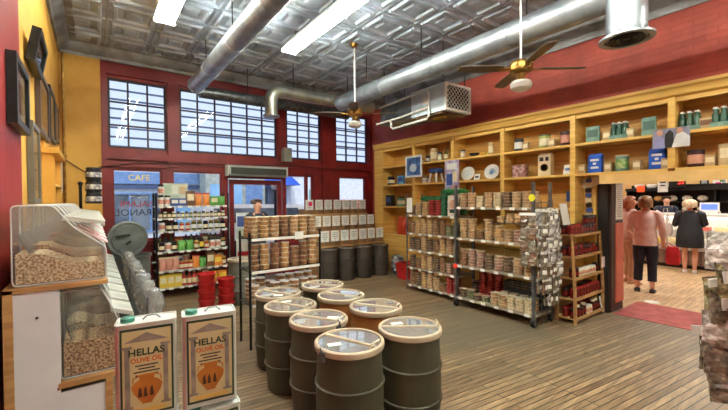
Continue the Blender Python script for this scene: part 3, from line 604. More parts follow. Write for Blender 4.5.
# ------------------------------------------------------------------ olive oil tins
m_tincan = mat('tin_white', S(226, 228, 222), S(206, 210, 206), rough=.3, metal=.3); m_tgreen = mat('tin_dark_green', S(38, 62, 40), rough=.35); m_tgold = mat('tin_gold', S(208, 194, 146), S(190, 172, 122), scale=6, rough=.35)
m_tcol = mat('tin_column', S(158, 146, 132), S(124, 112, 104), scale=20, rough=.45); m_tor = mat('tin_orange', S(206, 84, 34), rough=.4); m_amph = mat('amphora_brown', S(190, 116, 42), S(150, 84, 26), scale=8, rough=.4); m_amphd = mat('amphora_dark', S(74, 40, 22), rough=.5)
m_cap = mat('teal_cap', S(44, 122, 100), rough=.35)
def oil_tin(loc, rz, label, wd=.135, ht=.245, dp=.075):
    t = thing('olive_oil_tin', label, 'tin', loc, rz, 'olive oil tins')
    pr = rounded([(-wd/2, -dp/2), (wd/2, -dp/2), (wd/2, dp/2), (-wd/2, dp/2)], .01)
    sc_ = lambda f, z: [Vector((u*f, v*f, z)) for u, v in pr]
    MB().loft([sc_(.98, 0), sc_(1, .004), sc_(1, ht-.006), sc_(1.012, ht-.005), sc_(1.012, ht), sc_(.96, ht), sc_(.95, ht-.004)]).build('body', m_tincan, t)
    MB().lathe([(.016, ht-.004), (.016, ht+.006), (.013, ht+.008)], 14, (-wd*.32, .005, 0)).build('cap', m_cap, t)
    MB().tube([(-.01, .005, ht-.003), (.0, .005, ht+.006), (.02, .005, ht+.006), (.03, .005, ht-.003)], .002, 6).build('handle', m_steeld, t)
    yf = -dp/2
    def pl(x0, x1, z0, z1, k): return (x0, x1, yf-.0006*k, yf+.001, z0, z1)
    lb = MB().bx(*pl(-wd*.42, wd*.44, .012, ht-.012, 1)).build('label', m_tgreen, t)
    MB().bx(*pl(-wd*.385, wd*.405, .018, ht-.018, 2)).build('label_ground', m_tgold, lb)
    cl = MB()
    for sx in (-1, 1):
        cx = sx*wd*.31
        cl.bx(*pl(cx-.0055, cx+.0055, .04, ht-.062, 3)); cl.bx(*pl(cx-.011, cx+.011, .034, .040, 3)); cl.bx(*pl(cx-.011, cx+.011, ht-.062, ht-.055, 3))
    cl.build('columns', m_tcol, lb)
    MB().prism([(-wd*.36, ht-.046), (wd*.36, ht-.046), (0, ht-.024)], yf-.0018, yf+.001, 'y').build('pediment', m_tcol, lb)
    FM = lambda x, z: TR(x, yf-.0016, z) @ RX(PI/2)
    letters('HELLAS', .024, m_tgreen, lb, FM(0, ht-.073), .0004, bold=.0006)
    letters('OLIVE OIL', .0155, m_tor, lb, FM(0, ht-.093), .0004, bold=.0004)
    tl = MB()
    for j, ww in enumerate((.05, .036, .058, .05)): tl.bx(*[v for v in pl(-ww/2, ww/2, ht-.108-j*.008, ht-.105-j*.008, 3)])
    tl.build('small_print', m_dark, lb)
    am = MB(); prof = [(.011, .042), (.012, .046), (.030, .072), (.034, .088), (.026, .098), (.016, .103), (.017, .112), (.022, .116)]
    poly = [(-x, z) for x, z in prof]+[(x, z) for x, z in reversed(prof)]
    am.prism(poly, yf-.0022, yf+.001, 'y')
    for sx in (-1, 1): am.tube([(sx*.018, yf-.001, .112), (sx*.03, yf-.001, .108), (sx*.031, yf-.001, .096)], .0016, 5)
    ao = am.build('amphora', m_amph, lb)
    fg = MB()
    for x in (-.016, -.004, .010): fg.prism([(x-.004, .06), (x+.005, .06), (x+.003, .078), (x+.001, .086), (x-.003, .078)], yf-.0026, yf, 'y')
    fg.build('amphora_figures', m_amphd, ao)
    MB().bx(*pl(-wd*.3, wd*.3, .021, .030, 3)).build('footer_band', mat('tin_amber', S(220, 180, 90), rough=.4), lb)
    return t
zt = 1.102
oil_tin((.107, 1.10, zt), math.radians(-9), 'olive oil tin with amphora label, left of the two upright front tins')
oil_tin((.252, 1.072, zt), math.radians(-9), 'olive oil tin with amphora label, right of the two upright front tins')
oil_tin((.107, 1.10, zt-.255), math.radians(-12), 'olive oil tin underneath the left upright front tin')
oil_tin((.255, 1.06, zt-.255), math.radians(-2), 'olive oil tin with teal cap underneath the right upright front tin')
t = thing('low_table', 'small wooden display table under the olive oil tins', 'table', (.18, 1.1, 0))
MB().bx(-.2, .22, -.16, .16, .815, .845).build('tabletop', m_wood, t)
for x in (-.17, .19):
    for y in (-.13, .13): MB().bx(x-.02, x+.02, y-.02, y+.02, 0, .815).build('leg', m_wood, t)

# ------------------------------------------------------------------ barrels
m_bar = mat('olive_black_barrel', S(78, 72, 52), S(58, 54, 38), scale=4, rough=.5, stretch=(1, 1, .3), bump=.15, bscale=18)
m_barb = mat('tan_barrel', S(176, 120, 62), S(150, 96, 46), scale=4, rough=.5, stretch=(1, 1, .3))
m_rim = mat('cream_barrel_rim', S(204, 188, 162), S(182, 164, 138), scale=5, rough=.4)
m_lidp = clear('lid_pane', (.9, .92, .95, 1), haze=.20, hcol=(.76, .73, .70, 1), rough=.05, gloss=3.6)
m_cont = mat('barrel_contents', S(176, 158, 136), S(84, 72, 60), scale=14, rough=.8, bump=.4, bscale=26)
def barrel_meshes(bm_, r=.215, h=.70):
    body = MB().lathe([(r*.93, 0), (r*.96, .012), (r*1.0, h*.16), (r*1.035, h*.33), (r*1.05, h*.5), (r*1.035, h*.66), (r*1.0, h*.86), (r*.99, h), (r*.95, h), (r*.95, h*.8)], 36).data('body', bm_)
    hoop = lambda z, k: MB().lathe([(r*k, z-.012), (r*k+.012, z-.006), (r*k+.012, z+.006), (r*k, z+.012)], 36, cap=False).data('hoop', bm_)
    rim = MB().lathe([(r*1.0, h-.02), (r*1.07, h-.017), (r*1.085, h), (r*1.075, h+.018), (r*1.03, h+.024), (r*.975, h+.022), (r*.97, h+.012), (r*.98, h+.008), (r*.99, h-.02)], 40, cap=False).data('lid_rim', m_rim)
    pane = MB().lathe([(r*.95, h+.008), (r*.95, h+.013), (.001, h+.016)], 36).data('lid_pane', m_lidp)
    bar = MB().bx(-r*.94, r*.94, -.012, .012, h+.012, h+.024).data('lid_bar', m_rim)
    cont = MB().lathe([(r*.945, h*.84), (r*.94, h*.88), (r*.5, h*.92), (.001, h*.93)], 30).data('contents', m_cont)
    lat = MB().bx(r*1.05, r*1.13, -.02, .02, h-.05, h+.01).tube([(r*1.10, 0, h+.0), (r*1.16, 0, h+.04), (r*1.05, 0, h+.05)], .006, 6).data('latch', m_steeld)
    hnd = MB().tube([(r*.9, -.05, h+.02), (r*.95, -.045, h+.05), (r*.95, .045, h+.05), (r*.9, .05, h+.02)], .006, 6).data('lid_handle', m_rim)
    return body, hoop(h*.33, 1.03), hoop(h*.66, 1.03), rim, pane, bar, cont, lat, hnd
BM_ = {'d': barrel_meshes(m_bar), 't': barrel_meshes(m_barb)}
def barrel(x, y, k, ang, latch, label, sticker=None, group='barrels with clear lids', r_=1.0):
    b_ = BM_[k]; t = thing('barrel', label, 'barrel', (x, y, 0), ang, group); t.scale = (r_, r_, 1)
    put('body', b_[0], t); put('hoop', b_[1], t); put('hoop', b_[2], t); lid = put('lid', b_[3], t); put('lid_pane', b_[4], lid); put('lid_bar', b_[5], lid); put('contents', b_[6], t)
    put('lid_handle', b_[8], lid)
    if latch is not None: put('latch', b_[7], lid, rz=latch-ang)
    if sticker: MB().box((sticker[0], sticker[1], .7185), (.09, .05, .002), RZ(sticker[2]).to_3x3()).build('lid_sticker', m_paper, lid)
    return t
R = math.radians
barrel(1.353, 2.004, 'd', R(-70), R(190), 'dark barrel with clear lid, nearest one, in front beside the latch', (-.04, -.11, .9))
barrel(1.853, 1.951, 'd', R(-36), None, 'dark barrel with clear lid, alone at the right end of the cluster', (-.09, .07, .3))
barrel(1.42, 2.538, 'd', R(-60), R(-80), 'dark barrel with clear lid and steel latch, second in the left row', (.1, .05, .3))
barrel(1.405, 3.02, 'd', R(-64), None, 'dark barrel with clear lid, third in the left row', (-.1, .06, .9))
barrel(1.49, 3.50, 'd', R(-66), None, 'dark barrel with clear lid, fourth in left row beside the nut rack', (.08, -.08, .5))
barrel(1.985, 2.523, 't', R(-60), None, 'tan barrel with clear lid, behind the rightmost dark barrel')
barrel(1.95, 3.03, 't', R(-66), None, 'tan barrel whose clear lid reflects the windows, third in right row', (.1, 0, .2))
barrel(2.03, 3.53, 'd', R(-55), None, 'dark barrel with clear lid, last in the right row by nut rack')
# ------------------------------------------------------------------ racks
def tub_mesh(r, h, body, lid, n=16):
    return MB().lathe([(r*.86, 0), (r*.97, h*.8)], n).mi(1).lathe([(r*.98, h*.78), (r*1.02, h*.8), (r*1.02, h*.96), (r*.95, h*.97), (r*.9, h*.93), (.001, h*.93)], n).data('tub', [body, lid])
def foodmat(nm, a, b): return mat(nm, S(*a), S(*b), scale=40, rough=.35, detail=3, rand=.10, coat=.2)
f_tan = foodmat('tub_tan', (198, 161, 116), (151, 110, 71)); f_brown = foodmat('tub_brown', (160, 112, 75), (104, 68, 44)); f_gold = foodmat('tub_gold', (203, 161, 102), (160, 114, 64))
f_red = mat('tub_red', S(169, 52, 46), S(133, 37, 35), scale=20, rough=.4, rand=.1); f_green = foodmat('tub_green', (126, 136, 99), (87, 98, 66)); f_dark = foodmat('tub_dark', (111, 85, 67), (66, 47, 35)); f_cream = foodmat('tub_cream', (224, 208, 173), (190, 168, 128)); f_pink = foodmat('tub_rose', (177, 131, 115), (131, 87, 75))
l_clear = mat('tub_lid', S(222, 208, 182), S(198, 180, 150), scale=12, rough=.25, rand=.06, coat=.3); l_white = mat('tub_lid_white', S(231, 229, 225), S(205, 202, 197), scale=8, rough=.25, coat=.3); l_dark = mat('tub_lid_dark', S(186, 164, 136), S(150, 126, 98), scale=12, rough=.25, rand=.08, coat=.3); l_green = mat('tub_lid_green', S(49, 113, 67), S(38, 91, 54), rough=.4); l_red = mat('tub_lid_red', S(193, 78, 68), S(170, 61, 55), rough=.4)
KINDS = {'tan': ('tan nuts', f_tan, l_clear), 'brown': ('brown nuts', f_brown, l_dark), 'gold': ('golden nuts', f_gold, l_clear), 'red': ('red sweets', f_red, l_red), 'green': ('green pistachios', f_green, l_dark),
         'dark': ('dark chocolates', f_dark, l_dark), 'cream': ('cream candies', f_cream, l_clear), 'rose': ('rosy mix', f_pink, l_clear), 'tanw': ('tan nuts', f_tan, l_white)}
TUBC = {}
def tub(kind, r, h):
    if (kind, r, h) not in TUBC: TUBC[(kind, r, h)] = tub_mesh(r, h, KINDS[kind][1], KINDS[kind][2])
    return TUBC[(kind, r, h)]
def stacks(A, B, z, spec, r, h, shelf, name, group, row=''):
    """spec: one (kind, count) for each stack, spread evenly from A to B (left to right as seen)"""
    n = len(spec)
    for i, (kd, c) in enumerate(spec):
        f_ = (i+.5)/n; x = A[0]+(B[0]-A[0])*f_; y = A[1]+(B[1]-A[1])*f_
        for k in range(c):
            o = put(name, tub(kd, r, h), None, (x+random.uniform(-.006, .006), y+random.uniform(-.006, .006), z+.001+k*(h+.0005)), random.uniform(0, 6))
            pos = 'topmost' if k == c-1 and c > 1 else ('lowest' if k == 0 else ORD[k]+' up')
            tag(o, 'tub of %s, %s in %s%s stack, %s' % (KINDS[kd][0], pos, ORD[i], row, shelf), 'tub', group)
def rack(name, label, loc, L_, D, levels, top, pm, sm, wheels=False, thick=.03, wire=False, posts=.016, cat='rack', sq=False, tags=0, tagface=-1):
    """L_ along local X, D along local Y (front at y=0)"""
    t = thing(name, label, cat, loc[:3], loc[3])
    z0 = .10 if wheels else 0
    for x in (posts, L_-posts):
        for y in (posts, D-posts):
            p_ = MB(); (p_.bx(x-posts, x+posts, y-posts, y+posts, z0, top) if sq else p_.cyl((x, y, z0), (x, y, top), posts, n=10)); po = p_.build('post', pm, t)
            if wheels:
                MB().cyl((x-.018, y, .05), (x+.018, y, .05), .05, n=18).build('caster_wheel', m_black, po)
                MB().bx(x-.026, x-.02, y-.03, y+.03, .04, .10).bx(x+.02, x+.026, y-.03, y+.03, .04, .10).bx(x-.026, x+.026, y-.03, y+.03, .095, .105).build('caster_fork', m_steeld, po)
    for z in levels:
        s_ = MB(); e = .002
        if wire:
            for y in (.006, D-.006): s_.tube([(2*posts, y, z-.006), (L_-2*posts, y, z-.006)], .006, 6); s_.tube([(2*posts, y, z-.03), (L_-2*posts, y, z-.03)], .004, 6)
            for x in (.006, L_-.006): s_.tube([(x, 2*posts, z-.006), (x, D-2*posts, z-.006)], .006, 6)
            s_.mi(1).bx(.03, L_-.03, -.004, -.001, z-.034, z-.002); s_.mi(0)
            k = int(L_/.03)
            for j in range(1, k): s_.tube([(L_*j/k, .006, z-.004), (L_*j/k, D-.006, z-.004)], .0028, 4)
        else:
            s_.bx(2*posts+e, L_-2*posts-e, 0, D, z-thick, z); s_.bx(0, 2*posts+e, 2*posts+e, D-2*posts-e, z-thick, z); s_.bx(L_-2*posts-e, L_, 2*posts+e, D-2*posts-e, z-thick, z)
        so_ = s_.build('shelf', [sm, m_paper], t)
        for j in range(tags):
            xx = L_*(j+.5)/tags+random.uniform(-.02, .02)
            MB().bx(xx-.035, xx+.035, -.006, -.001, z-.032, z+.004).build('price_tag', m_paper, so_)
    return t
# black wire rack of nut tubs behind the barrels
NX0, NX1, NY = 1.36, 2.27, 3.97
rack('wire_rack', 'black wire rack full of tubs of brown nuts behind the barrels', (NX0, NY, 0, 0), NX1-NX0, .36, (.50, .87, 1.235), 1.30, m_black, m_black, wire=True, posts=.014)
T1 = ('tan', 5), ('gold', 5), ('tan', 5), ('brown', 5), ('tan', 5), ('gold', 5), ('tan', 5)
stacks((NX0+.02, NY+.09), (NX1-.02, NY+.09), 1.235, T1, .058, .046, 'front row, top of nut rack', 'nut_tub', 'nut tubs on the wire rack')
stacks((NX0+.02, NY+.24), (NX1-.02, NY+.24), 1.235, [(k, 5) for k in ('gold', 'tan', 'tan', 'gold', 'tan', 'brown', 'tan')], .058, .046, 'back row, top of nut rack', 'nut_tub', 'nut tubs on the wire rack')
stacks((NX0+.02, NY+.09), (NX1-.02, NY+.09), .87, [(k, c) for k, c in zip(('brown', 'gold', 'brown', 'gold', 'brown', 'brown', 'gold'), (5, 5, 5, 5, 4, 5, 5))], .058, .058, 'middle of nut rack', 'nut_tub', 'nut tubs on the wire rack')
stacks((NX0+.02, NY+.08), (NX1-.02, NY+.08), .50, [(k, c) for k, c in zip(('tanw',)*7, (4, 3, 4, 4, 4, 4, 4))], .058, .05, 'front row, bottom of nut rack', 'nut_tub', 'nut tubs on the wire rack')
stacks((NX0+.02, NY+.22), (NX1-.02, NY+.22), .50, [(k, c) for k, c in zip(('tanw',)*7, (5, 5, 4, 5, 5, 5, 5))], .058, .05, 'back row, bottom of nut rack', 'nut_tub', 'nut tubs on the wire rack')
m_bagw = clear('white_bag', (.95, .95, .96, 1), haze=.55, hcol=(.9, .9, .92, 1), rough=.2)
t = tag(MB().bx(0, .11, -.003, 0, 0, .09).build('price_sign', m_paper, None, (NX0+.55, NY-.006, 1.19)), 'small white price sign clipped on top shelf of the nut rack', 'sign')

# grey steel cart of tubs, long side to the aisle (faces -X); local x runs away from the window: left to right as seen
RX1 = 4.47
rk = rack('shelf_cart', 'grey steel cart on casters full of snack tubs, nearer of two', (RX1, 3.70, 0, -PI/2), 1.27, .46, (.155, .64, 1.06, 1.53), 1.86, m_steeld, mat('cart_shelf', S(176, 164, 146), S(150, 138, 120), scale=6, rough=.45, metal=.3), wheels=True, posts=.017, sq=True, tags=6, thick=.028)
for x_ in (.65, 1.25):
    MB().tube([(x_, .46, 1.31), (x_, .015, 1.31)], .005, 6).build('wire_arm', m_steeld, rk)
s_ = MB()
for y in (.02, .15, .3, .44): s_.tube([(.64, y, 1.315), (1.25, y, 1.315)], .005, 6)
s_.build('half_shelf', m_steeld, rk)
g1 = 'snack tubs on the near cart'
def lx(v): return 3.70-v
stacks((RX1+.10, lx(.04)), (RX1+.10, lx(1.20)), 1.53, [(k, c) for k, c in zip(('tan', 'tan', 'cream', 'tan', 'cream', 'dark', 'tan', 'tan'), (5, 5, 4, 5, 5, 5, 5, 5))], .066, .042, 'top shelf of near cart', 'snack_tub', g1)
stacks((RX1+.27, lx(.04)), (RX1+.27, lx(1.20)), 1.53, [(k, c) for k, c in zip(('tan', 'dark', 'tan', 'brown', 'tan', 'tan', 'cream', 'tan'), (5, 4, 4, 5, 5, 5, 5, 5))], .066, .042, 'rear of top shelf, near cart', 'snack_tub', g1)
stacks((RX1+.10, lx(.68)), (RX1+.10, lx(1.22)), 1.322, [('gold', 2), ('tan', 3), ('gold', 3), ('tan', 3)], .064, .042, 'half shelf of near cart', 'snack_tub', g1)
stacks((RX1+.10, lx(.04)), (RX1+.10, lx(.62)), 1.06, [('tan', 7), ('tan', 7), ('brown', 3), ('tan', 7)], .066, .042, 'left half, second shelf of near cart', 'snack_tub', g1)
stacks((RX1+.10, lx(.64)), (RX1+.10, lx(1.22)), 1.06, [('gold', 5), ('tan', 4), ('rose', 4), ('tan', 5)], .066, .042, 'right half, second shelf of near cart', 'snack_tub', g1)
stacks((RX1+.10, lx(.04)), (RX1+.10, lx(1.22)), .64, [(k, c) for k, c in zip(('brown', 'rose', 'rose', 'dark', 'rose', 'dark', 'tan', 'tan'), (6, 6, 6, 5, 5, 5, 5, 5))], .066, .042, 'third shelf of near cart', 'snack_tub', g1)
stacks((RX1+.09, lx(.04)), (RX1+.09, lx(.56)), .155, [('dark', 3), ('green', 3), ('dark', 2), ('green', 2)], .062, .042, 'left half, bottom shelf of near cart', 'snack_tub', g1)
stacks((RX1+.09, lx(.58)), (RX1+.09, lx(1.22)), .155, [('tan', 4), ('tan', 4), ('cream', 4), ('cream', 4), ('cream', 4)], .062, .042, 'right half, bottom shelf of near cart', 'snack_tub', g1)
stacks((RX1+.23, lx(.64)), (RX1+.23, lx(1.22)), .155, [('cream', 4), ('cream', 4), ('cream', 4), ('tan', 4)], .062, .042, 'right rear of bottom shelf, near cart', 'snack_tub', g1)
stacks((RX1+.37, lx(.05)), (RX1+.37, lx(.60)), .155, [('dark', 5), ('red', 9), ('red', 9), ('red', 9)], .064, .042, 'rear row, bottom shelf of near cart', 'snack_tub', g1)
m_crate = mat('dark_crate', S(58, 66, 76), S(44, 50, 58), rough=.5)
for k in range(2):
    cr = thing('crate', 'dark slotted plastic crate at the back of near cart, %s of two' % ('lower', 'upper')[k], 'crate', (RX1+.375, lx(.93), .156+k*.16), 0, 'dark crates on the near cart')
    mb = MB().bx(-.075, .075, -.28, .28, 0, .012)
    for z in (.012, .05, .088, .126):
        mb.bx(-.075, -.065, -.28, .28, z, z+.026); mb.bx(.065, .075, -.28, .28, z, z+.026); mb.bx(-.065, .065, -.28, -.27, z, z+.026); mb.bx(-.065, .065, .27, .28, z, z+.026)
    for y in (-.27, -.1, .1, .25): mb.bx(-.077, -.063, y, y+.02, .0, .155); mb.bx(.063, .077, y, y+.02, .0, .155)
    mb.build('box', m_crate, cr)
def sticker(nm, col, loc, label, r=.035): tag(MB().cyl((0, 0, 0), (-.004, 0, 0), r, n=18).build('round_sticker', mat(nm, col, rough=.5), None, loc), label, 'sticker')
sticker('yellow_dot', S(226, 226, 40), (RX1-.001, 2.455, 1.66), 'round yellow sticker on the right post of near cart', .045)
sticker('red_dot', S(232, 60, 34), (RX1-.001, 3.68, .62), 'round red sticker low on the left post of near cart', .04)

# further steel rack
R2 = 4.62
rack('shelf_rack', 'grey steel rack of nut and candy tubs, further of two by shelving', (R2, 4.95, 0, -PI/2), 1.19, .42, (.105, .42, .745, 1.045, 1.375), 1.75, m_steeld, MATS['cart_shelf'], posts=.013, tags=5, thick=.022)
g2 = 'tubs on the far rack'
def l2(v): return 4.95-v
def far(z, row, shelf): stacks((R2+.09, l2(.02)), (R2+.09, l2(1.17)), z, row, .062, .043, shelf+' of far rack', 'candy_tub', g2)
stacks((R2+.09, l2(.02)), (R2+.09, l2(.80)), 1.375, [('brown', 4), ('tan', 5), ('gold', 5), ('red', 6), ('red', 6)], .066, .043, 'top shelf of far rack', 'candy_tub', g2)
far(1.045, [('brown', 5), ('gold', 6), ('gold', 6), ('gold', 6), ('brown', 6), ('brown', 6), ('green', 4), ('green', 5)], 'second shelf')
far(.745, [('dark', 5), ('dark', 5), ('tan', 6), ('dark', 5), ('brown', 5), ('gold', 6), ('tan', 6), ('tan', 5)], 'third shelf')
far(.42, [('dark', 5), ('brown', 4), ('gold', 6), ('tan', 6), ('dark', 5), ('brown', 6), ('rose', 4), ('dark', 5)], 'fourth shelf')
far(.105, [('brown', 6), ('dark', 5), ('gold', 6), ('tan', 6), ('tan', 5), ('brown', 3), ('red', 7), ('red', 7)], 'bottom shelf')
# green bags, cans and a picture box on top
def pouch(wd, ht, dp, body, head=None, hh=.2):
    n = 10; rings = []
    for j in range(7):
        v = j/6; d_ = dp*.5*(.75+.5*math.sin(PI*min(1, v*1.05)))*(1-v**3*.9); w_ = wd*.5*(1-.06*math.sin(PI*v)); z = ht*v
        rings.append([Vector((w_*math.copysign(abs(math.cos(2*PI*k/n))**.45, math.cos(2*PI*k/n)), d_*math.sin(2*PI*k/n), z)) for k in range(n)])
    m_ = MB().loft(rings)
    if head: m_.mi(1).bx(-wd*.5, wd*.5, -.004, .004, ht*.97, ht*(1+hh))
    return m_.data('bag', [body, head or body], ang=60)
m_gbag = mat('green_bag', S(54, 140, 66), S(24, 86, 40), scale=14, rough=.35, rand=.15); m_gcan = mat('green_can', S(34, 92, 58), S(20, 66, 44), scale=9, rough=.35)
gb = pouch(.16, .2, .09, m_gbag, m_gbag, .08); gb.transform(TR(0, 0, .058) @ RX(PI/2) @ TR(0, 0, -.1)) ; gb.update()
for i in range(6):
    y = 4.66-.16*i
    for k in range((3, 3, 3, 4, 4, 4)[i]):
        tag(put('candy_bag', gb, None, (R2+.27, y, 1.376+k*.113), PI/2+random.uniform(-.1, .1)), 'shiny green candy bag, %s up in %s heap behind the red tubs' % (ORD[k], ORD[i]), 'bag', 'green candy bags on the far rack')
gcan = MB().lathe([(.05, 0), (.052, .004), (.052, .084), (.05, .088), (.046, .086), (.001, .086)], 18).data('can', m_gcan)
for i in range(1):
    for k in range(4): tag(put('green_can', gcan, None, (R2+.08, 4.105-.11*i, 1.376+k*.0885)), 'dark green can, %s in the stack beside the red tubs' % ('lowest', 'second up', 'third up', 'topmost')[k], 'can', 'green cans on the far rack')
bx_ = thing('cereal_box', 'upright pale box with a blurry portrait beside the green cans', 'box', (R2+.08, 3.90, 1.376), -PI/2)
MB().bx(-.1, .1, -.03, .03, 0, .33).build('carton', mat('pale_box', S(220, 206, 190), S(196, 178, 160), scale=10, rough=.5), bx_)
MB().ball((0, -.03, .19), .06, (1, .1, 1.25)).build('portrait', mat('portrait_tone', S(204, 150, 124), rough=.6), bx_); MB().bx(-.06, .05, -.034, -.028, .05, .11).build('title', m_tgreen, bx_)
tag(MB().bx(-.002, .002, -.07, .07, 0, .26).build('price_sign', m_paper, None, (R2-.01, 4.84, 1.42)), 'white paper sign at the left post of far rack', 'sign')

# ------------------------------------------------------------------ grocery rack by the window
GX0, GX1, GY = .82, 2.02, 6.95
rack('grocery_rack', 'dark steel grocery rack full of jars and bottles by the windows', (GX0, GY, 0, 0), GX1-GX0, .36, (.18, .47, .80, 1.145, 1.365, 1.575), 1.80, m_black, mat('pale_shelf', S(186, 184, 178), rough=.4, metal=.3), posts=.016, thick=.02, tags=8)
def bottle(r, h, body, lid, lab, n=12):
    m_ = MB(); m_.lathe([(r*.94, 0), (r, h*.03), (r, h*.58), (r*.4, h*.78), (r*.36, h*.9)], n); m_.mi(2).lathe([(r*1.02, h*.15), (r*1.02, h*.5)], n, cap=False); m_.mi(1).lathe([(r*.4, h*.88), (r*.4, h), (r*.3, h)], n); return m_.data('bottle', [body, lid, lab])
def carton(wd, dp, ht, body, lab):
    m_ = MB().bx(-wd/2, wd/2, -dp/2, dp/2, 0, ht); m_.mi(1).bx(-wd*.4, wd*.4, -dp/2-.002, -dp/2+.002, ht*.35, ht*.8); return m_.data('carton', [body, lab])
pm = lambda nm, c, r=.4: mat(nm, S(*c), rough=r, scale=14)
c_amber = pm('amber', (150, 84, 30), .15); c_olive = pm('olive_glass', (96, 98, 44), .15); c_dk = pm('dark_glass', (46, 34, 32), .15); c_cream = pm('cream', (230, 216, 180)); c_yel = pm('yellow', (232, 196, 70)); c_or = pm('orange', (222, 130, 50)); c_redp = pm('red_pack', (186, 50, 44)); c_gr = pm('green_pack', (92, 160, 70)); c_wh = pm('white_pack', (228, 226, 220)); c_blue = pm('blue_pack', (60, 84, 150)); c_gold = pm('gold_lid', (200, 160, 80), .3); c_br = pm('brown_pack', (120, 80, 50)); c_pinkp = pm('pink_pack', (206, 140, 120))
PR = {}
def P(key, d_, me, wd):
    if key not in ('jam', 'djam', 'hny', 'tj'): me.transform(Matrix.Diagonal((1.12, 1.12, 1.3, 1))); wd *= 1.12
    PR[key] = (d_, me, wd)
P('aj', 'amber jar with gold lid', jar(.04, .12, c_amber, c_gold, c_cream), .085); P('oj', 'olive jar with white label', jar(.038, .13, c_olive, c_gold, c_wh), .08); P('dj', 'dark jar with cream label', jar(.04, .12, c_dk, m_jarlid, c_cream), .085)
P('rj', 'red jar with gold lid', jar(.037, .11, c_redp, c_gold, c_cream), .08); P('wj', 'white jar with dark lid', jar(.042, .14, c_wh, m_jarlid, c_pinkp), .09); P('sj', 'short spice jar', jar(.026, .085, c_br, m_jarlid, c_cream), .056); P('gj', 'green spice jar', jar(.026, .085, c_olive, c_wh, c_cream), .056)
P('ob', 'olive oil bottle', bottle(.034, .2, c_olive, m_jarlid, c_cream), .075); P('db', 'dark sauce bottle', bottle(.034, .2, c_dk, c_redp, c_yel), .075); P('rb', 'red sauce bottle', bottle(.035, .19, c_redp, c_wh, c_cream), .08)
P('yb', 'yellow carton', carton(.1, .1, .17, c_yel, c_cream), .108); P('wb', 'white carton', carton(.1, .08, .16, c_wh, c_blue), .108); P('orb', 'orange carton', carton(.13, .09, .15, c_or, c_yel), .14); P('gb', 'green carton', carton(.12, .08, .13, c_gr, c_cream), .13); P('bb', 'brown carton', carton(.12, .1, .2, c_br, c_cream), .13); P('kb', 'blue tin', carton(.11, .09, .1, c_blue, c_wh), .115)
P('pb', 'pink packet', pouch(.1, .16, .05, c_pinkp, c_cream, .1), .11); P('gp', 'green packet', pouch(.11, .12, .05, c_gr, c_gr, .1), .12); P('rp', 'orange packet', pouch(.11, .16, .05, c_or, c_redp, .1), .12); P('cp', 'cream packet', pouch(.1, .16, .05, c_cream, c_wh, .1), .11)
def row(A, B, z, keys, tail, group, rz=0, name=None, jit=.006):
    tot = sum(PR[k][2] for k in keys); L_ = math.hypot(B[0]-A[0], B[1]-A[1]); gap = (L_-tot)/max(1, len(keys)); s_ = gap/2
    for i, k in enumerate(keys):
        d_, me, wd = PR[k]; f_ = (s_+wd/2)/L_; s_ += wd+gap
        nm = name or d_.split(' with')[0].replace(' ', '_')
        tag(put(nm, me, None, (A[0]+(B[0]-A[0])*f_+random.uniform(-jit, jit)*.3, A[1]+(B[1]-A[1])*f_+random.uniform(-jit, jit), z+.001), rz+random.uniform(-.05, .05)), '%s, %s from left on %s' % (d_, ORD[i], tail), d_.split(' with')[0].split()[-1], group)
ga, gbb = (GX0+.05, GY+.09), (GX1-.05, GY+.09)
row(ga, gbb, .18, ['yb', 'yb', 'yb', 'rb', 'rb', 'rb', 'rb', 'pb', 'orb', 'orb'], 'bottom shelf, grocery rack', 'groceries on the window rack')
row(ga, gbb, .47, ['pb', 'pb', 'pb', 'rj', 'rj', 'rj', 'rp', 'gp', 'bb', 'orb', 'aj'], 'second-lowest shelf, grocery rack', 'groceries on the window rack')
row(ga, gbb, .80, ['dj', 'wj', 'dj', 'gp', 'gp', 'aj', 'db', 'rj', 'wj', 'wj', 'oj'], 'third-lowest shelf, grocery rack', 'groceries on the window rack')
row(ga, gbb, 1.145, ['wj', 'dj', 'dj', 'rj', 'rj', 'oj', 'oj', 'dj', 'oj', 'oj', 'dj'], 'fourth-lowest shelf, grocery rack', 'groceries on the window rack')
row(ga, gbb, 1.365, ['sj', 'gj']*8, 'fifth-lowest shelf, grocery rack', 'groceries on the window rack')
row(ga, gbb, 1.575, ['wj', 'wj', 'kb', 'kb', 'bb', 'rp', 'rp', 'gb', 'gp'], 'topmost shelf, grocery rack', 'groceries on the window rack')
gb0, gb1 = (GX0+.05, GY+.25), (GX1-.05, GY+.25)
row(gb0, gb1, .18, ['orb', 'yb', 'wb', 'gb', 'orb', 'yb', 'wb', 'orb'], 'bottom shelf rear, grocery rack', 'groceries on the window rack')
row(gb0, gb1, .47, ['bb', 'orb', 'wb', 'pb', 'db', 'db', 'gb', 'orb', 'bb'], 'second-lowest shelf rear, grocery rack', 'groceries on the window rack')
row(gb0, gb1, .80, ['ob', 'db', 'ob', 'rp', 'db', 'ob', 'db', 'bb', 'ob', 'ob', 'db'], 'third-lowest shelf rear, grocery rack', 'groceries on the window rack')
tag(put('jar', PR['wj'][1], None, (GX0+.10, GY+.09, 1.760)), 'white jar with dark lid stacked highest at left of grocery rack', 'jar'); 
tag(put('wooden_box', carton(.22, .14, .17, c_br, pm('dk', (60, 42, 30))), None, (GX0+.66, GY+.26, 1.577)), 'brown wooden box at the back of top shelf of grocery rack', 'box')
t = thing('poster_board', 'pale board of small pictures standing behind the grocery rack top', 'board', (GX0+.36, GY+.31, 1.577))
MB().bx(-.2, .2, 0, .02, 0, .4).build('panel', mat('pale_green_board', S(206, 214, 196), S(186, 196, 176), rough=.6), t)
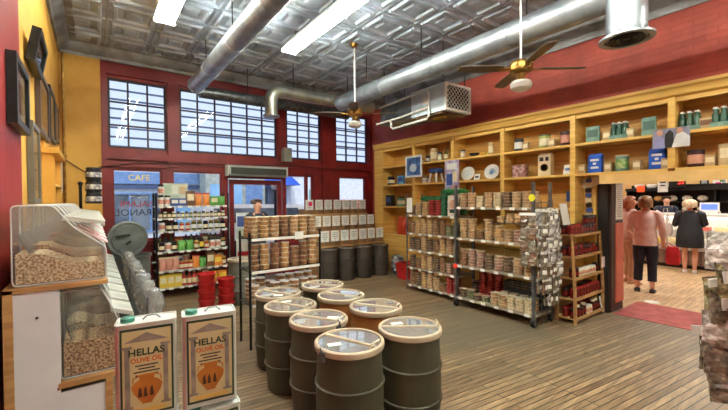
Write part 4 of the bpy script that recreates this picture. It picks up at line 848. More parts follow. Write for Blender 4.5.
for i in range(3):
    for j in range(2): MB().bx(-.18+.12*i, -.08+.12*i, -.004, 0, .03+.18*j, .18+.18*j).build('picture_card', mat('card%d' % ((i+j) % 3), S(*((220, 190, 150), (190, 205, 180), (226, 226, 214))[(i+j) % 3]), rough=.6), t)
# red stacked baskets, grey barrel, leaflet rack
m_redpl = mat('red_plastic', S(196, 38, 38), S(172, 28, 30), rough=.4)
bk = MB()
bk.lathe([(.10, 0), (.12, .1), (.13, .105), (.13, .12), (.115, .12), (.095, .012), (.001, .012)], 20); bkm = bk.data('basket', m_redpl)
for i, (x, y, c) in enumerate(((1.30, 5.62, 5), (1.60, 5.72, 4))):
    for k in range(c): tag(put('red_tub', bkm, None, (x, y, k*.122)), 'red plastic tub, %s up in the %s stack before grocery rack' % (ORD[k], ('taller', 'shorter')[i]), 'tub', 'red tubs stacked on the floor')
m_gbar = mat('grey_barrel', S(128, 128, 116), S(104, 104, 94), scale=4, rough=.5)
t = thing('barrel', 'grey barrel with a glossy clear lid beside the red tubs', 'barrel', (1.93, 5.95, 0))
g_ = barrel_meshes(m_gbar); put('body', g_[0], t); put('hoop', g_[1], t); put('hoop', g_[2], t); l_ = put('lid', g_[3], t); put('lid_pane', g_[4], l_); put('lid_bar', g_[5], l_); put('contents', g_[6], t)
t = thing('leaflet_rack', 'leaning white leaflet rack with red foot beside the grocery rack', 'leaflet rack', (2.24, 6.82, 0), R(-20))
lf = MB(); lean = RX(R(-12))
MB().bx(-.14, .14, -.012, .012, .62, 1.45, TR(0, 0, 0) @ RX(R(-8)) @ TR(0, .08, 0)).build('panel', mat('leaflet_white', S(226, 232, 230), S(200, 212, 214), scale=8, rough=.4), t)
for k in range(3): MB().bx(-.12, .12, -.02, -.012, .7+.24*k, .9+.24*k, RX(R(-8)) @ TR(0, .08, 0)).build('leaflet', (m_paper, MATS['card1'], MATS['blue_pack'])[k], t)
MB().bx(-.12, .12, -.1, .12, 0, .02).bx(-.11, .11, .02, .1, .02, .70).build('base', m_redpl, t)
# ------------------------------------------------------------------ built-in shelving along the brick wall
SX, SB = 5.56, 5.94
cab = thing('wall_shelving', 'long yellow pine wall shelving under the red brick, over the doorway', 'shelving', (0, 0, 0))
YL, YR = 6.75, -.55
divs = [5.71, 4.64, 3.576, 2.448, 1.326, .2]
MB().bx(SB-.02, SB, YR, YL, 1.98, 2.88).bx(SB-.02, SB, 2.26, YL, 0, 1.98).build('back_panel', m_pineback, cab)
MB().prism([(SX+.02, 2.84), (SX-.015, 2.86), (SX-.03, 2.93), (SX-.055, 2.95), (SX-.055, 2.985), (SB, 2.985), (SB, 2.84)], YR, YL+.32, 'y').build('crown', m_pine, cab)
MB().bx(SX, SB, YL, YL+.32, 0, 2.84).build('end_panel', m_pine, cab)
ends = [YL]+divs+[YR]
for i, y in enumerate(divs): MB().bx(SX, SB-.02, y-.035, y+.035, 2.0 if y < 2.4 else .0, 2.84).build('divider', m_pine, cab)
MB().bx(SX, SB-.02, YR, YR+.05, 2.0, 2.84).build('divider', m_pine, cab)
for i in range(len(ends)-1):
    a, b = ends[i+1]+.035, ends[i]-(.035 if i else 0)
    for z in (2.43, 2.0)+((1.5, .85) if i < 4 else ()):
        MB().bx(SX, SB-.02, a, b, z-.035, z).build('shelf_board', m_pine, cab)
    MB().bx(SX+.03, SX+.05, a, b, 2.79, 2.84).build('shelf_lip', m_pine, cab)
for i in range(4): MB().bx(SX+.01, SX+.03, ends[i+1]+.035, ends[i]-(.035 if i else 0), 0.0, .80).build('lower_front', m_pine, cab)
MB().bx(SX-.0, SX+.03, YR, 2.10, 1.84, 1.965).build('valance', m_valance, cab)
MB().bx(SB-.10, SB-.04, 2.255, 2.41, 0, 1.965).build('panel_stile', m_pine, cab)
Z2, Z3 = 2.431, 2.001
def put_item(nm, me, X, Y, Z, label, cat, rz=-PI/2): return tag(put(nm, me, None, (X, Y, Z), rz), label, cat)
def can(r, h, body, lid, lab):
    m_ = MB().lathe([(r*.97, 0), (r, .005), (r, h*.93)], 18); m_.mi(2).lathe([(r*1.012, h*.2), (r*1.012, h*.72)], 18, cap=False); m_.mi(1).lathe([(r*1.02, h*.92), (r*1.02, h*.99), (r*.95, h), (.001, h*.99)], 18); return m_.data('can', [body, lid, lab])
m_kraft = mat('kraft_pack', S(196, 166, 122), S(178, 148, 106), scale=8, rough=.6); m_dkgreen = mat('dark_green_pack', S(44, 84, 62), S(28, 60, 44), scale=12, rough=.35); m_bluebag = mat('blue_coffee_bag', S(26, 96, 206), S(20, 78, 180), scale=3, rough=.35)
m_teal = mat('teal_pack', S(120, 156, 140), S(96, 130, 116), scale=14, rough=.5)
X0 = SX+.14
def Yx(px): return at_x(px, 150, X0).y
small = carton(.09, .07, .13, m_kraft, c_cream)
for px, z, lab in ((608, Z2, 'small kraft packet right of the teal card on the top shelf'), (631, Z2, 'small kraft packet right of the green bottle case on the top shelf'), (583, Z3, 'small kraft packet left of the first blue coffee bag'), (609, Z3, 'small kraft packet right of the first blue coffee bag'), (638, Z3, 'small kraft packet between the green can and second blue bag'), (667, Z3, 'small kraft packet right of the second blue coffee bag'), (711, Z3, 'small kraft packet right of the dark red tin'), (527, Z2, 'small kraft packet beside the dark tin on the top shelf'), (553, Z2, 'small kraft packet beside the green-yellow tin on the top shelf')):
    put_item('kraft_packet', small, X0-.02, Yx(px), z, lab, 'packet')['group'] = 'kraft packets on the wall shelving'
for px, lab in ((596, 'blue coffee bag with white letters, left one on the wall shelving'), (658, 'blue coffee bag with white letters, right one on the wall shelving')):
    t = thing('coffee_bag', lab, 'bag', (X0, Yx(px), Z3), -PI/2, 'blue coffee bags')
    me = MB().prism(rounded([(-.085, -.05), (.085, -.05), (.085, .05), (-.085, .05)], .015), 0, .24, 'z'); me.build('pack', m_bluebag, t); MB().bx(-.08, .08, -.012, .012, .24, .27).build('fold', m_bluebag, t)
    q = MB(); q.bx(-.055, .055, -.053, -.049, .165, .195); q.bx(-.02, .02, -.053, -.049, .115, .145); q.bx(-.05, .05, -.053, -.049, .06, .09); q.build('print', m_white, t)
put_item('teal_card', carton(.17, .03, .23, m_teal, mat('teal_dark', S(70, 100, 92), rough=.5)), X0, Yx(593), Z2, 'teal patterned tin upright on the top shelf left of bottles', 'tin')
put_item('teal_card', carton(.15, .03, .24, m_teal, MATS['teal_dark']), X0, Yx(649), Z2, 'teal patterned tin upright on top shelf beside the hanging photo', 'tin')
def case(loc, label):
    t = thing('bottle_case', label, 'bottle pack', loc, -PI/2, 'packs of dark green jars')
    for i in range(3):
        for j in range(2): MB().lathe([(.03, 0), (.032, .01), (.032, .14), (.02, .16), (.022, .19), (.022, .2)], 12, (-.066+.066*i, -.033+.066*j, .012)).build('bottle', m_dkgreen, t)
    MB().bx(-.105, .105, -.072, .072, 0, .012).bx(-.105, .105, -.072, -.068, .012, .06).bx(-.105, .105, .068, .072, .012, .06).build('tray', m_teal, t)
    for i in range(3):
        for j in range(2): MB().cyl((-.066+.066*i, -.033+.066*j, .212), (-.066+.066*i, -.033+.066*j, .232), .022, n=10).build('cap', m_white, t)
case((X0, Yx(620), Z2), 'pack of dark green bottles with white caps above first coffee bag'); case((X0, Yx(690), Z2), 'pack of dark green bottles with white caps right of the hanging photo'); case((X0, Yx(724), Z2), 'pack of dark green bottles with white caps at the right frame edge')
put_item('tan_box', carton(.13, .1, .13, m_kraft, c_br), X0, Yx(707), Z2, 'tan woven box between the packs of green bottles', 'box')
put_item('green_can', can(.075, .22, m_teal, c_cream, mat('leafy_print', S(90, 140, 70), S(180, 190, 130), scale=20)), X0, Yx(622), Z3, 'green printed tin can between the kraft packets under bottles', 'can')
put_item('dark_tin', can(.08, .2, mat('dark_red_tin', S(64, 30, 30), rough=.35), m_dark, MATS['portrait_tone']), X0, Yx(696), Z3, 'dark red tin with pale print below the green bottle packs', 'tin')
put_item('tan_bag', carton(.12, .1, .24, m_kraft, c_cream), X0, Yx(727), Z3, 'tall tan bag at right end of the middle shelf', 'bag')
put_item('dark_tin', can(.075, .21, mat('navy_tin', S(40, 52, 56), rough=.35), m_dark, c_wh), X0, Yx(519), Z2, 'dark tin with white crest, leftmost in its top bay', 'tin')
put_item('yellow_tin', can(.085, .21, mat('lime_tin', S(164, 172, 90), rough=.35), m_dkgreen, c_cream), X0, Yx(545), Z2, 'green-yellow tin with dark lid in middle of top bay', 'tin')
put_item('red_tin', can(.075, .22, mat('maroon_tin', S(70, 34, 34), rough=.35), m_dark, c_pinkp), X0, Yx(566), Z2, 'maroon tin with pale print by the divider on top shelf', 'tin')
t = thing('flower_tin', 'square pink flowered tin on the middle shelf', 'tin', (X0, Yx(520), Z3), -PI/2); MB().prism(rounded([(-.11, -.07), (.11, -.07), (.11, .07), (-.11, .07)], .02), 0, .17, 'z').build('body', mat('flower_print', S(206, 166, 156), S(130, 84, 80), scale=18, rough=.4), t); MB().prism(rounded([(-.114, -.074), (.114, -.074), (.114, .074), (-.114, .074)], .02), .17, .2, 'z').build('lid', MATS['flower_print'], t)
t = thing('biscuit_bag', 'tall beige bag with round emblem on the middle shelf', 'bag', (X0, Yx(546), Z3), -PI/2); MB().prism(rounded([(-.1, -.06), (.1, -.06), (.1, .06), (-.1, .06)], .015), 0, .33, 'z').build('pack', mat('beige_pack', S(222, 200, 160), rough=.5), t); MB().bx(-.095, .095, -.015, .015, .33, .36).build('fold', MATS['beige_pack'], t); MB().lathe([(.06, 0), (.06, .003), (.045, .003), (.045, 0)], 24, (0, -.06, .13), RX(PI/2).to_3x3()).build('emblem', c_br, t); MB().bx(-.07, -.01, -.063, -.058, .23, .29).bx(.02, .07, -.063, -.058, .23, .29).build('print', m_dark, t)
t = thing('price_card', 'leaning white card on the middle shelf by the divider', 'card', (X0-.08, Yx(567)-.04, Z3), -PI/2); MB().bx(-.06, .06, -.003, .003, 0, .15, RX(R(-14))).build('panel', m_paper, t); MB().bx(-.035, .035, -.006, -.003, .06, .1, RX(R(-14))).build('print', MATS['blue_pack'], t)
# bay with plates
def plate(px, wd, label, art):
    t = thing('plate', label, 'plate', (X0+.02, Yx(px), Z3), -PI/2); M_ = TR(0, 0, .135) @ RX(R(78)) @ Matrix.Diagonal((1.12, 1, 1, 1))
    p_ = MB(); prof = [(.001, -.012), (.09, -.012), (.135, .0), (.135, .005), (.09, -.006), (.001, -.006)]
    p_.lathe(prof, 32); [setattr(v, 'co', M_ @ v.co) for v in p_.bm.verts]; p_.build('dish', m_white, t)
    q = MB().lathe([(.062, -.0062), (.062, -.004), (.001, -.004)], 24); [setattr(v, 'co', M_ @ v.co) for v in q.bm.verts]; q.build('painting', art, t)
    MB().tube([(-.05, -.06, .003), (-.05, .06, .005), (-.05, .03, .2)], .004, 5).tube([(.05, -.06, .003), (.05, .06, .005), (.05, .03, .2)], .004, 5).build('easel', m_black, t)
plate(467, .3, 'white oval plate with faint blue motif on the middle shelf', mat('pale_blue_art', S(190, 206, 220), S(236, 236, 230), scale=14)); plate(491, .3, 'white plate with a bold blue painting, nearest the divider', mat('blue_art', S(50, 110, 160), S(210, 220, 210), scale=12))
t = thing('price_card', 'small white card between the two white plates', 'card', (X0-.06, Yx(478.5), Z3), -PI/2); MB().bx(-.06, .06, -.003, .003, 0, .11, RX(R(-14))).build('panel', m_paper, t); MB().bx(-.035, .035, -.006, -.003, .04, .07, RX(R(-14))).build('print', m_ink, t)
put_item('jar', jar(.05, .16, mat('frosted_jar', S(190, 190, 180), rough=.3), m_jarlid, c_cream), X0, Yx(463), Z2, 'pale jar at the left of the top bay above the plates', 'jar')
put_item('bowl', MB().lathe([(.04, 0), (.09, .05), (.1, .07), (.094, .07), (.08, .05), (.001, .012)], 24).data('bowl', m_dark), X0, Yx(474), Z2, 'dark bowl on the top shelf above the plates', 'bowl')
put_item('yellow_box', carton(.1, .08, .06, c_yel, c_or), X0, Yx(483.5), Z2, 'small flat yellow box on the top shelf above the plates', 'box')
put_item('tall_tin', can(.045, .22, m_kraft, m_kraft, c_cream), X0, Yx(491), Z2, 'tall slim tan tin on the top shelf above the blue plate', 'tin')
# bays nearer the window
for px, nm, me, lab, cat in ((421, 'jar', jar(.05, .13, m_dkjar, c_gold, c_cream), 'small jar, leftmost on top shelf right of the framed photo', 'jar'), (428, 'jar', jar(.055, .15, m_dkjar, m_jarlid, m_lab), 'dark jar left of the tall tan tin on the top shelf', 'jar'), (434, 'tall_tin', can(.075, .27, m_kraft, m_kraft, c_cream), 'tall tan tin above the blue pitcher on the top shelf', 'tin'), (440, 'jar', jar(.05, .18, MATS['frosted_jar'], m_jarlid, c_cream), 'pale jar right of the tall tan tin on the top shelf', 'jar'), (446, 'bottle', bottle(.04, .24, c_olive, m_jarlid, c_cream), 'olive bottle near the hanging poster on the top shelf', 'bottle')):
    put_item(nm, me, X0, Yx(px), Z2, lab, cat)
put_item('jar', jar(.09, .2, m_dkjar, m_jarlid, c_cream), X0, Yx(391), 2.001, 'large dark jar on the middle shelf at the window end', 'jar')
put_item('photo_block', carton(.2, .05, .2, mat('blue_picture', S(60, 130, 190), S(130, 180, 210), scale=8), c_blue), X0, Yx(401), 2.001, 'small blue picture on the middle shelf at the window end', 'picture')
t = thing('framed_photo', 'white framed blue photograph hung on the shelf divider', 'picture', (SX-.012, 5.68, 2.13), -PI/2)
f_ = MB(); f_.bx(-.25, .25, -.02, .0, 0, .04); f_.bx(-.25, .25, -.02, .0, .42, .46); f_.bx(-.25, -.21, -.02, .0, .04, .42); f_.bx(.21, .25, -.02, .0, .04, .42); f_.build('frame', m_white, t)
MB().bx(-.21, .21, -.008, .0, .04, .42).build('photo', mat('blue_photo', S(90, 130, 190), S(40, 60, 100), scale=6, rough=.4), t); MB().ball((-.02, -.008, .2), .1, (1.1, .05, .9)).build('photo_figure', mat('pale_figure', S(200, 210, 220), rough=.5), t)
t = thing('footstool', 'white stool with dark blue seat standing on the middle shelf', 'stool', (X0, Yx(436), Z3), -PI/2)
MB().lathe([(.13, .2), (.15, .21), (.15, .27), (.12, .285), (.001, .29)], 24).build('seat', mat('navy_seat', S(36, 70, 130), rough=.5), t)
for a in range(4): c, s_ = math.cos(a*PI/2+.78), math.sin(a*PI/2+.78); MB().cyl((.1*c, .1*s_, .2), (.145*c, .145*s_, 0), .02, n=8).build('leg', m_white, t)
put_item('jar', jar(.07, .13, MATS['frosted_jar'], m_jarlid, m_lab), X0-.02, Yx(426), Z3, 'pale jar with dark lid left of the blue-topped stool', 'jar')
t = thing('hanging_poster', 'tall colourful poster hanging from the shelf divider', 'poster', (SX-.01, 4.64, 1.56), -PI/2)
MB().bx(-.17, .17, -.008, .0, 0, .84).build('sheet', mat('poster_colours', S(200, 196, 214), S(150, 120, 160), scale=7, rough=.5), t)
for k, (x, z, wd, h, c) in enumerate(((-.08, .1, .1, .2, c_gr), (.06, .06, .12, .3, c_pinkp), (-.06, .36, .14, .22, c_blue), (.07, .42, .1, .2, c_cream), (0, .66, .24, .12, c_wh))): MB().bx(x-wd/2, x+wd/2, -.011, -.008, z, z+h).build('printed_patch', c, t)
t = thing('photo_poster', 'wide photo poster of two people pinned on the shelf divider', 'poster', (SX-.007, 1.33, 2.245), -PI/2); t.scale = (.52, .5, .58)
MB().bx(-.34, .34, -.01, .0, 0, .40, RY(R(0))).build('sheet', mat('photo_bg', S(150, 150, 168), S(110, 110, 126), scale=3, rough=.35), t)
MB().prism([(-.33, 0), (-.1, 0), (-.12, .2), (-.2, .27), (-.3, .22)], -.014, -.01, 'y').build('pale_jacket', mat('lilac', S(150, 150, 190), rough=.5), t); MB().prism([(-.12, 0), (.06, 0), (.05, .3), (-.02, .37), (-.1, .28)], -.013, -.01, 'y').build('dark_jacket', m_dark, t); MB().prism([(.02, 0), (.34, 0), (.33, .2), (.22, .3), (.1, .26)], -.015, -.01, 'y').build('white_shirt', m_white, t)
for x, z in ((-.2, .32), (.16, .33)): MB().ball((x, -.012, z), .06, (1, .05, 1.1)).build('face', MATS['portrait_tone'], t)
# lower shelves at the window end
put_item('dark_box', carton(.2, .12, .26, m_dark, c_blue), X0, Yx(390), 1.501, 'dark box on the lower shelf at the window end', 'box'); put_item('green_jar', jar(.09, .22, mat('green_jar_glass', S(110, 150, 120), rough=.2), m_jarlid, c_cream), X0, Yx(401), 1.501, 'green glass jar right of the dark box at window end', 'jar')
put_item('orange_bag', pouch(.3, .4, .16, mat('orange_red_bag', S(206, 66, 34), rough=.5)), X0, Yx(402), .851, 'orange-red shopping bag standing on the lowest shelf', 'bag')
tag(MB().loft([[Vector((a*s_, b*s_, z)) for a, b in rounded([(-.2, -.16), (.2, -.16), (.2, .16), (-.2, .16)], .03)] for s_, z in ((.85, 0), (1, .3), (1.04, .3), (1.04, .33), (.97, .33), (.84, .02))]).build('red_bin', m_redpl, None, (5.28, 5.62, 0)), 'red plastic bin on the floor below the wall shelving', 'bin')
tag(crumple(.3, .42, .3, 9).build('trash_bag', mat('silver_bag', S(70, 70, 76), S(190, 190, 196), scale=7, rough=.3), None, (5.36, 6.02, 0), ang=180), 'black and silver crumpled bag on the floor beside the red bin', 'bag')

# ------------------------------------------------------------------ tiered display before the right windows
bd = thing('tiered_display', 'stepped wooden display with trays under the right-hand windows', 'display stand', (3.76, 6.62, 0))
WD = 1.74
for k, (y, z) in enumerate(((0.0, .68), (.34, .98), (.68, 1.34))):
    MB().bx(0, WD, y, y+.34, z-.03, z).build('step_board', m_wood, bd); MB().bx(0, WD, y, y+.02, (0, .68, .98)[k], z-.03).build('riser', m_wood, bd) if k else None
for x in (0, WD/2-.02, WD-.03): MB().bx(x, x+.03, .02, 1.0, 0, .65).bx(x, x+.03, .36, 1.0, .65, .95).bx(x, x+.03, .70, 1.0, .95, 1.31).build('side_panel', m_wood, bd)
m_tray = mat('tray_wood', S(150, 108, 66), S(120, 82, 48), scale=5, rough=.6)
for r_, (y, z) in enumerate(((0.0, .68), (.34, .98), (.68, 1.34))):
    n = 7 if r_ else 6
    for k in range(7):
        x = 3.76+.02+k*.246; nm = ('lowest', 'middle', 'top')[r_]
        t = thing('wooden_tray', 'wooden tray of dried goods, %s from left on the %s step' % (ORD[k], nm), 'tray', (x+.115, 6.62+y+.18, z), 0, 'trays on the tiered display')
        MB().bx(-.115, .115, -.14, .14, 0, .01).bx(-.115, .115, -.14, -.13, .01, .09).bx(-.115, .115, .13, .14, .01, .11).bx(-.115, -.107, -.13, .13, .01, .1).bx(.107, .115, -.13, .13, .01, .1).build('box', m_tray, t)
        MB().prism([(-.13, .012), (.13, .012), (.13, .095), (0, .085), (-.13, .07)], -.106, .106, 'x').build('contents', (m_oats, m_brownnut, m_seed)[(k*2+r_) % 3], t)
        c = thing('price_card', 'white price card on the %s tray from left, %s step' % (ORD[k], nm), 'card', (x+.115, 6.62+y+.03, z+.092), 0, 'price cards on the tiered display')
        MB().bx(-.1, .1, -.003, .003, .0, .23).build('panel', m_paper, c); MB().cyl((0, 0, -.09), (0, 0, .03), .005, n=6).build('pin', m_steeld, c)
        tx = MB()
        for j in range(4): ww = (.12, .1, .12, .07)[j]; tx.bx(-ww/2, ww/2, -.0045, -.003, .175-j*.04, .185-j*.04)
        tx.build('print', mat('faint_ink', S(130, 126, 122)), c)
m_bar2 = mat('brown_black_barrel', S(72, 62, 54), S(52, 44, 38), scale=4, rough=.5, stretch=(1, 1, .3)); b2_ = barrel_meshes(m_bar2, .172, .64); dark_rim = b2_[3].copy(); dark_rim.materials.clear(); dark_rim.materials.append(m_bar2)
for k, x in enumerate((3.80, 4.22, 4.64, 5.08)):
    t = thing('barrel', 'brown-black barrel before the tiered display, %s from left' % ORD[k], 'barrel', (x, 6.36-.03*k, 0), 0, 'barrels before the tiered display')
    put('body', b2_[0], t); put('hoop', b2_[1], t); put('hoop', b2_[2], t); l_ = put('lid', dark_rim, t); put('lid_pane', b2_[4], l_); put('contents', b2_[6], t)
sticker('pink_dot', S(236, 40, 90), (3.92, 7.326, 1.57), 'round bright pink sticker on a top card of tiered display', .05); bpy.data.objects['round_sticker.002'].rotation_euler = (0, 0, PI/2)
ch = tag(crumple(.5, .16, .22, 21).build('plastic_wrap', m_bagw, None, (4.95, 7.5, 1.445), PI/2, ang=180), 'crumpled clear plastic wrap lying over the top trays by the window', 'plastic wrap')

# ------------------------------------------------------------------ wooden jar stand against the wall by the doorway
JX0, JX1, JY = 4.99, 5.88, 2.19
js = thing('jar_stand', 'wooden stand of red jam jars between the near cart and doorway', 'display stand', (JX0, JY, 0))
JL = JX1-JX0
for x in (0, JL-.025): MB().prism([(-.04, 0), (-.035, .42), (-.01, .42), (.0, 1.18), (.03, 1.18), (.03, .05), (.20, .05), (.20, 1.18), (.24, 1.18), (.24, 0)] if 0 else [(.19, 0), (.19, 1.22), (.24, 1.22), (.24, 0)], x, x+.025, 'x').prism([(-.04, 0), (-.035, .42), (.01, 1.18), (.035, 1.18), (.0, .42), (-.005, 0)], x, x+.025, 'x').build('side_frame', m_wood, js)
JZ = [(.07, -.03, .24), (.33, -.02, .24), (.60, -.01, .24), (.88, 0, .24), (1.165, .01, .24)]
for z, a, b in JZ: MB().bx(.025, JL-.025, a, b, z-.02, z).bx(.025, JL-.025, a-.008, a, z-.026, z+.006).build('shelf', m_wood, js)
MB().bx(.025, JL-.025, .225, .24, 0, 1.22).build('back_panel', m_wood, js)
c_jam = pm('jam', (112, 26, 22), .12); c_jam2 = pm('dark_jam', (64, 24, 22), .12); c_lidr = pm('red_lid', (160, 36, 34), .4); c_honey = pm('honey', (190, 140, 70), .15)
P('jam', 'red jam jar', jar(.04, .125, c_jam, c_lidr), .085); P('djam', 'dark jam jar', jar(.04, .125, c_jam2, m_jarlid, c_jam), .085); P('hny', 'pale honey jar', jar(.042, .10, c_cream, c_wh, c_pinkp), .09); P('tj', 'tall dark jar with cream lid', jar(.038, .16, c_jam2, c_cream, c_jam), .083)
for (z, a, b), keys, nm in zip(JZ, (['djam', 'tj', 'djam', 'tj', 'hny', 'hny', 'tj', 'tj', 'djam'], ['jam']*9, ['djam', 'djam', 'hny', 'hny', 'hny', 'hny', 'hny', 'hny', 'djam'], ['jam', 'jam', 'djam', 'jam', 'djam', 'djam', 'djam', 'jam', 'djam'], ['jam', 'jam', 'jam', 'jam', 'djam', 'djam', 'djam', 'djam', 'jam']), ('lowest shelf', 'second-lowest shelf', 'middle shelf', 'second-highest shelf', 'highest shelf')):
    row((JX0+.04, JY+a+.06), (JX1-.04, JY+a+.06), z, keys, nm+' of jar stand', 'jars on the wooden stand')
    if nm != 'middle shelf': row((JX0+.04, JY+a+.155), (JX1-.04, JY+a+.155), z, [('djam' if k == 'jam' else 'jam') for k in keys], nm+' of jar stand, back row', 'jars on the wooden stand')
for k, (z0, n) in enumerate(((1.283, 4),)):
    row((JX0+.5, JY+.07), (JX1-.05, JY+.07), z0, ['djam']*n, 'second layer atop jar stand', 'jars on the wooden stand')
tag(MB().bx(-.1, .1, -.004, .004, 0, .30, RX(R(-10))).build('price_sign', m_paper, None, (JX0+.16, JY+.15, 1.282)), 'white paper sign propped on top of the jar stand', 'sign')
tag(MB().bx(-.06, .06, -.004, .004, 0, .22, RX(R(-12))).build('price_sign', m_paper, None, (JX1+.0, JY-.03, .02), ), 'white card leaning at the foot of jar stand by doorway', 'sign')
tag(MB().bx(-.05, .05, -.003, .003, 0, .15).build('price_sign', mat('pink_edge_card', S(244, 226, 224), rough=.6), None, (JX1-.04, JY-.035, .66)), 'white card hung on the right edge of jar stand', 'sign')
# clip strip of packets and small frames on the yellow panel
cs = thing('clip_strip', 'hanging clip strip of small dark packets on the yellow panel', 'clip strip', (SB-.05, 2.33, 1.30)); cs.location.x = SB-.12
MB().bx(-.002, .002, -.015, .015, 0, .70).build('strip', m_steeld, cs)
for k in range(9): MB().box((-.012, random.uniform(-.01, .01), .03+k*.072), (.02, .075, .058), RX(random.uniform(-.2, .2)).to_3x3()).build('packet', (c_dk, c_cream, c_blue)[k % 3], cs)
for k, (y, z, a, c, l) in enumerate(((2.42, 1.88, .5, c_wh, 'white card pinned left atop the clip strip'), (2.24, 1.90, -.5, c_cream, 'cream card pinned right atop the clip strip'))):
    tag(MB().box((0, 0, 0), (.006, .17, .13), RX(a).to_3x3()).build('pinned_card', c, None, (SB-.135, y, z)), l, 'card')
tag(MB().bx(0, .04, -.06, .06, -.08, .08).build('blue_box', c_blue, None, (SB-.06, 2.62, 1.68)), 'small dark blue box hung on the yellow panel', 'wall box')
# notice on the jamb
t = thing('jamb_notice', 'tall white paper notice taped on the doorway jamb above the orange panel', 'notice', (XR+.27, DY1-.034, 1.33)); MB().bx(-.13, .13, -.004, 0, 0, .62).build('sheet', m_paper, t)
tx = MB()
for j in range(18): ww = random.uniform(.1, .2); tx.bx(-ww/2, ww/2, -.0055, -.004, .57-j*.031, .578-j*.031)
tx.build('print', MATS['faint_ink'], t)

# bag cluster hung at the end of the near cart
def pouch2(wd, ht, dp, body, seed):
    rr = random.Random(seed); n = 16; rings = []; bend = rr.uniform(-.02, .02)
    for j in range(10):
        v = j/9; d_ = dp*.5*(.55+.65*math.sin(PI*min(1, .08+v*.95)))*(1-v**3*.92); w_ = wd*.5*(1-.07*math.sin(PI*v)+rr.uniform(-.03, .03)); z = ht*v
        rings.append([Vector((w_*math.copysign(abs(math.cos(2*PI*k/n))**.5, math.cos(2*PI*k/n))+bend*v, d_*math.sin(2*PI*k/n)*(1+rr.uniform(-.45, .35)), z+rr.uniform(-.004, .004))) for k in range(n)])
    return MB().loft(rings).data('bag', body, ang=25)
m_herb = mat('herb_bag', S(140, 128, 108), S(84, 74, 60), scale=26, rough=.25, rand=.3, coat=.6, bump=.9, bscale=28); m_greybag = mat('grey_bag', S(206, 202, 196), S(112, 106, 100), scale=20, rough=.2, rand=.2, coat=.6, bump=.9, bscale=28); m_spice = mat('spice_bag', S(122, 92, 66), S(76, 56, 42), scale=28, rough=.25, rand=.3, coat=.6, bump=.9, bscale=28)
def bagset(mm, wd, ht, dp): return [[pouch2(wd, ht, dp, m_, 10*i+s_) for s_ in range(3)] for i, m_ in enumerate(mm)]
HB = bagset((m_herb, m_greybag, m_spice), .115, .16, .045)
head_me = MB().bx(-.058, .058, -.004, .004, .155, .19).data('header_card', m_paper); stick_me = MB().bx(-.03, .03, -.028, -.022, .06, .11).data('bag_label', m_paper)
def hang(name, me, loc, rz, lab, cat, group, tilt=0, label_on=True, sc=1, card=True):
    o = tag(put(name, me, None, loc, rz), lab, cat, group); o.rotation_euler.y = tilt; o.scale = (sc, sc, sc)
    if card: put('header_card', head_me, o)
    if label_on: put('bag_label', stick_me, o)
    return o
hg = thing('peg_panel', 'wire peg panel of spice bags on the end of near cart', 'peg rack', (RX1+.0, 2.415, 0))
mb = MB()
for x in (.0, .15, .3, .45): mb.tube([(x, 0, .02), (x, 0, 1.62)], .005, 6)
for z in (.3, .66, 1.0, 1.34, 1.6): mb.tube([(0, 0, z), (.45, 0, z)], .005, 6)
mb.build('grid', m_steeld, hg)
rq = random.Random(11)
for ci, xx in enumerate((.03, .15, .27, .39)):
    for ri in range(7):
        z = 1.50-ri*.172+rq.uniform(-.02, .02)
        if ci == 0 and ri > 5: continue
        MB().tube([(xx, 0, z), (xx, -.13, z+.015)], .004, 5).build('peg', m_steeld, hg)
        for dd in range(2):
            ki = 1 if (ri < 4 and ci > 0) else rq.choice((0, 0, 2, 1))
            hang('spice_bag', HB[ki][rq.randrange(3)], (RX1+xx+rq.uniform(-.02, .02), 2.415-.04-.06*dd+rq.uniform(-.008, .008), z-.172), rq.uniform(-.55, .4), 'hanging spice bag on near cart end, %s row down, %s column, %s' % (ORD[ri], ORD[ci], ('behind', 'in front')[dd]), 'bag', 'spice bags on the cart end', rq.uniform(-.12, .12), rq.random() < .6)
sr = thing('bag_strip', 'strip of brown spice bags hung on the aisle side of near cart', 'clip strip', (RX1-.012, 2.50, 0))
MB().bx(-.003, .0, -.012, .012, .78, 1.46).build('strip', m_steeld, sr)
for ri in range(4):
    for dd in range(2):
        hang('spice_bag', HB[(2, 0)[(ri+dd) % 2]][ri % 3], (RX1-.04, 2.54-.10*dd, 1.28-.165*ri), -PI/2+rq.uniform(-.3, .3), 'brown spice bag on the aisle side strip, %s row down, %s' % (ORD[ri], ('left', 'right')[dd]), 'bag', 'spice bags on the aisle strip', rq.uniform(-.1, .1), False)
# red doorway mat, pale patch on floor
tag(MB().bx(XR-.03, XR+.95, .55, 2.06, 0, .006).build('door_mat', mat('faded_red_mat', S(178, 88, 84), S(156, 72, 70), scale=6, rough=.8), None, (0, 0, .0005)), 'faded red mat lying across the deli doorway', 'mat')
tag(MB().lathe([(.1, 0), (.1, .004), (.001, .004)], 24).build('floor_sticker', m_paper, None, (7.05, 1.92, .001)), 'round white floor sticker beyond the red mat', 'sticker')

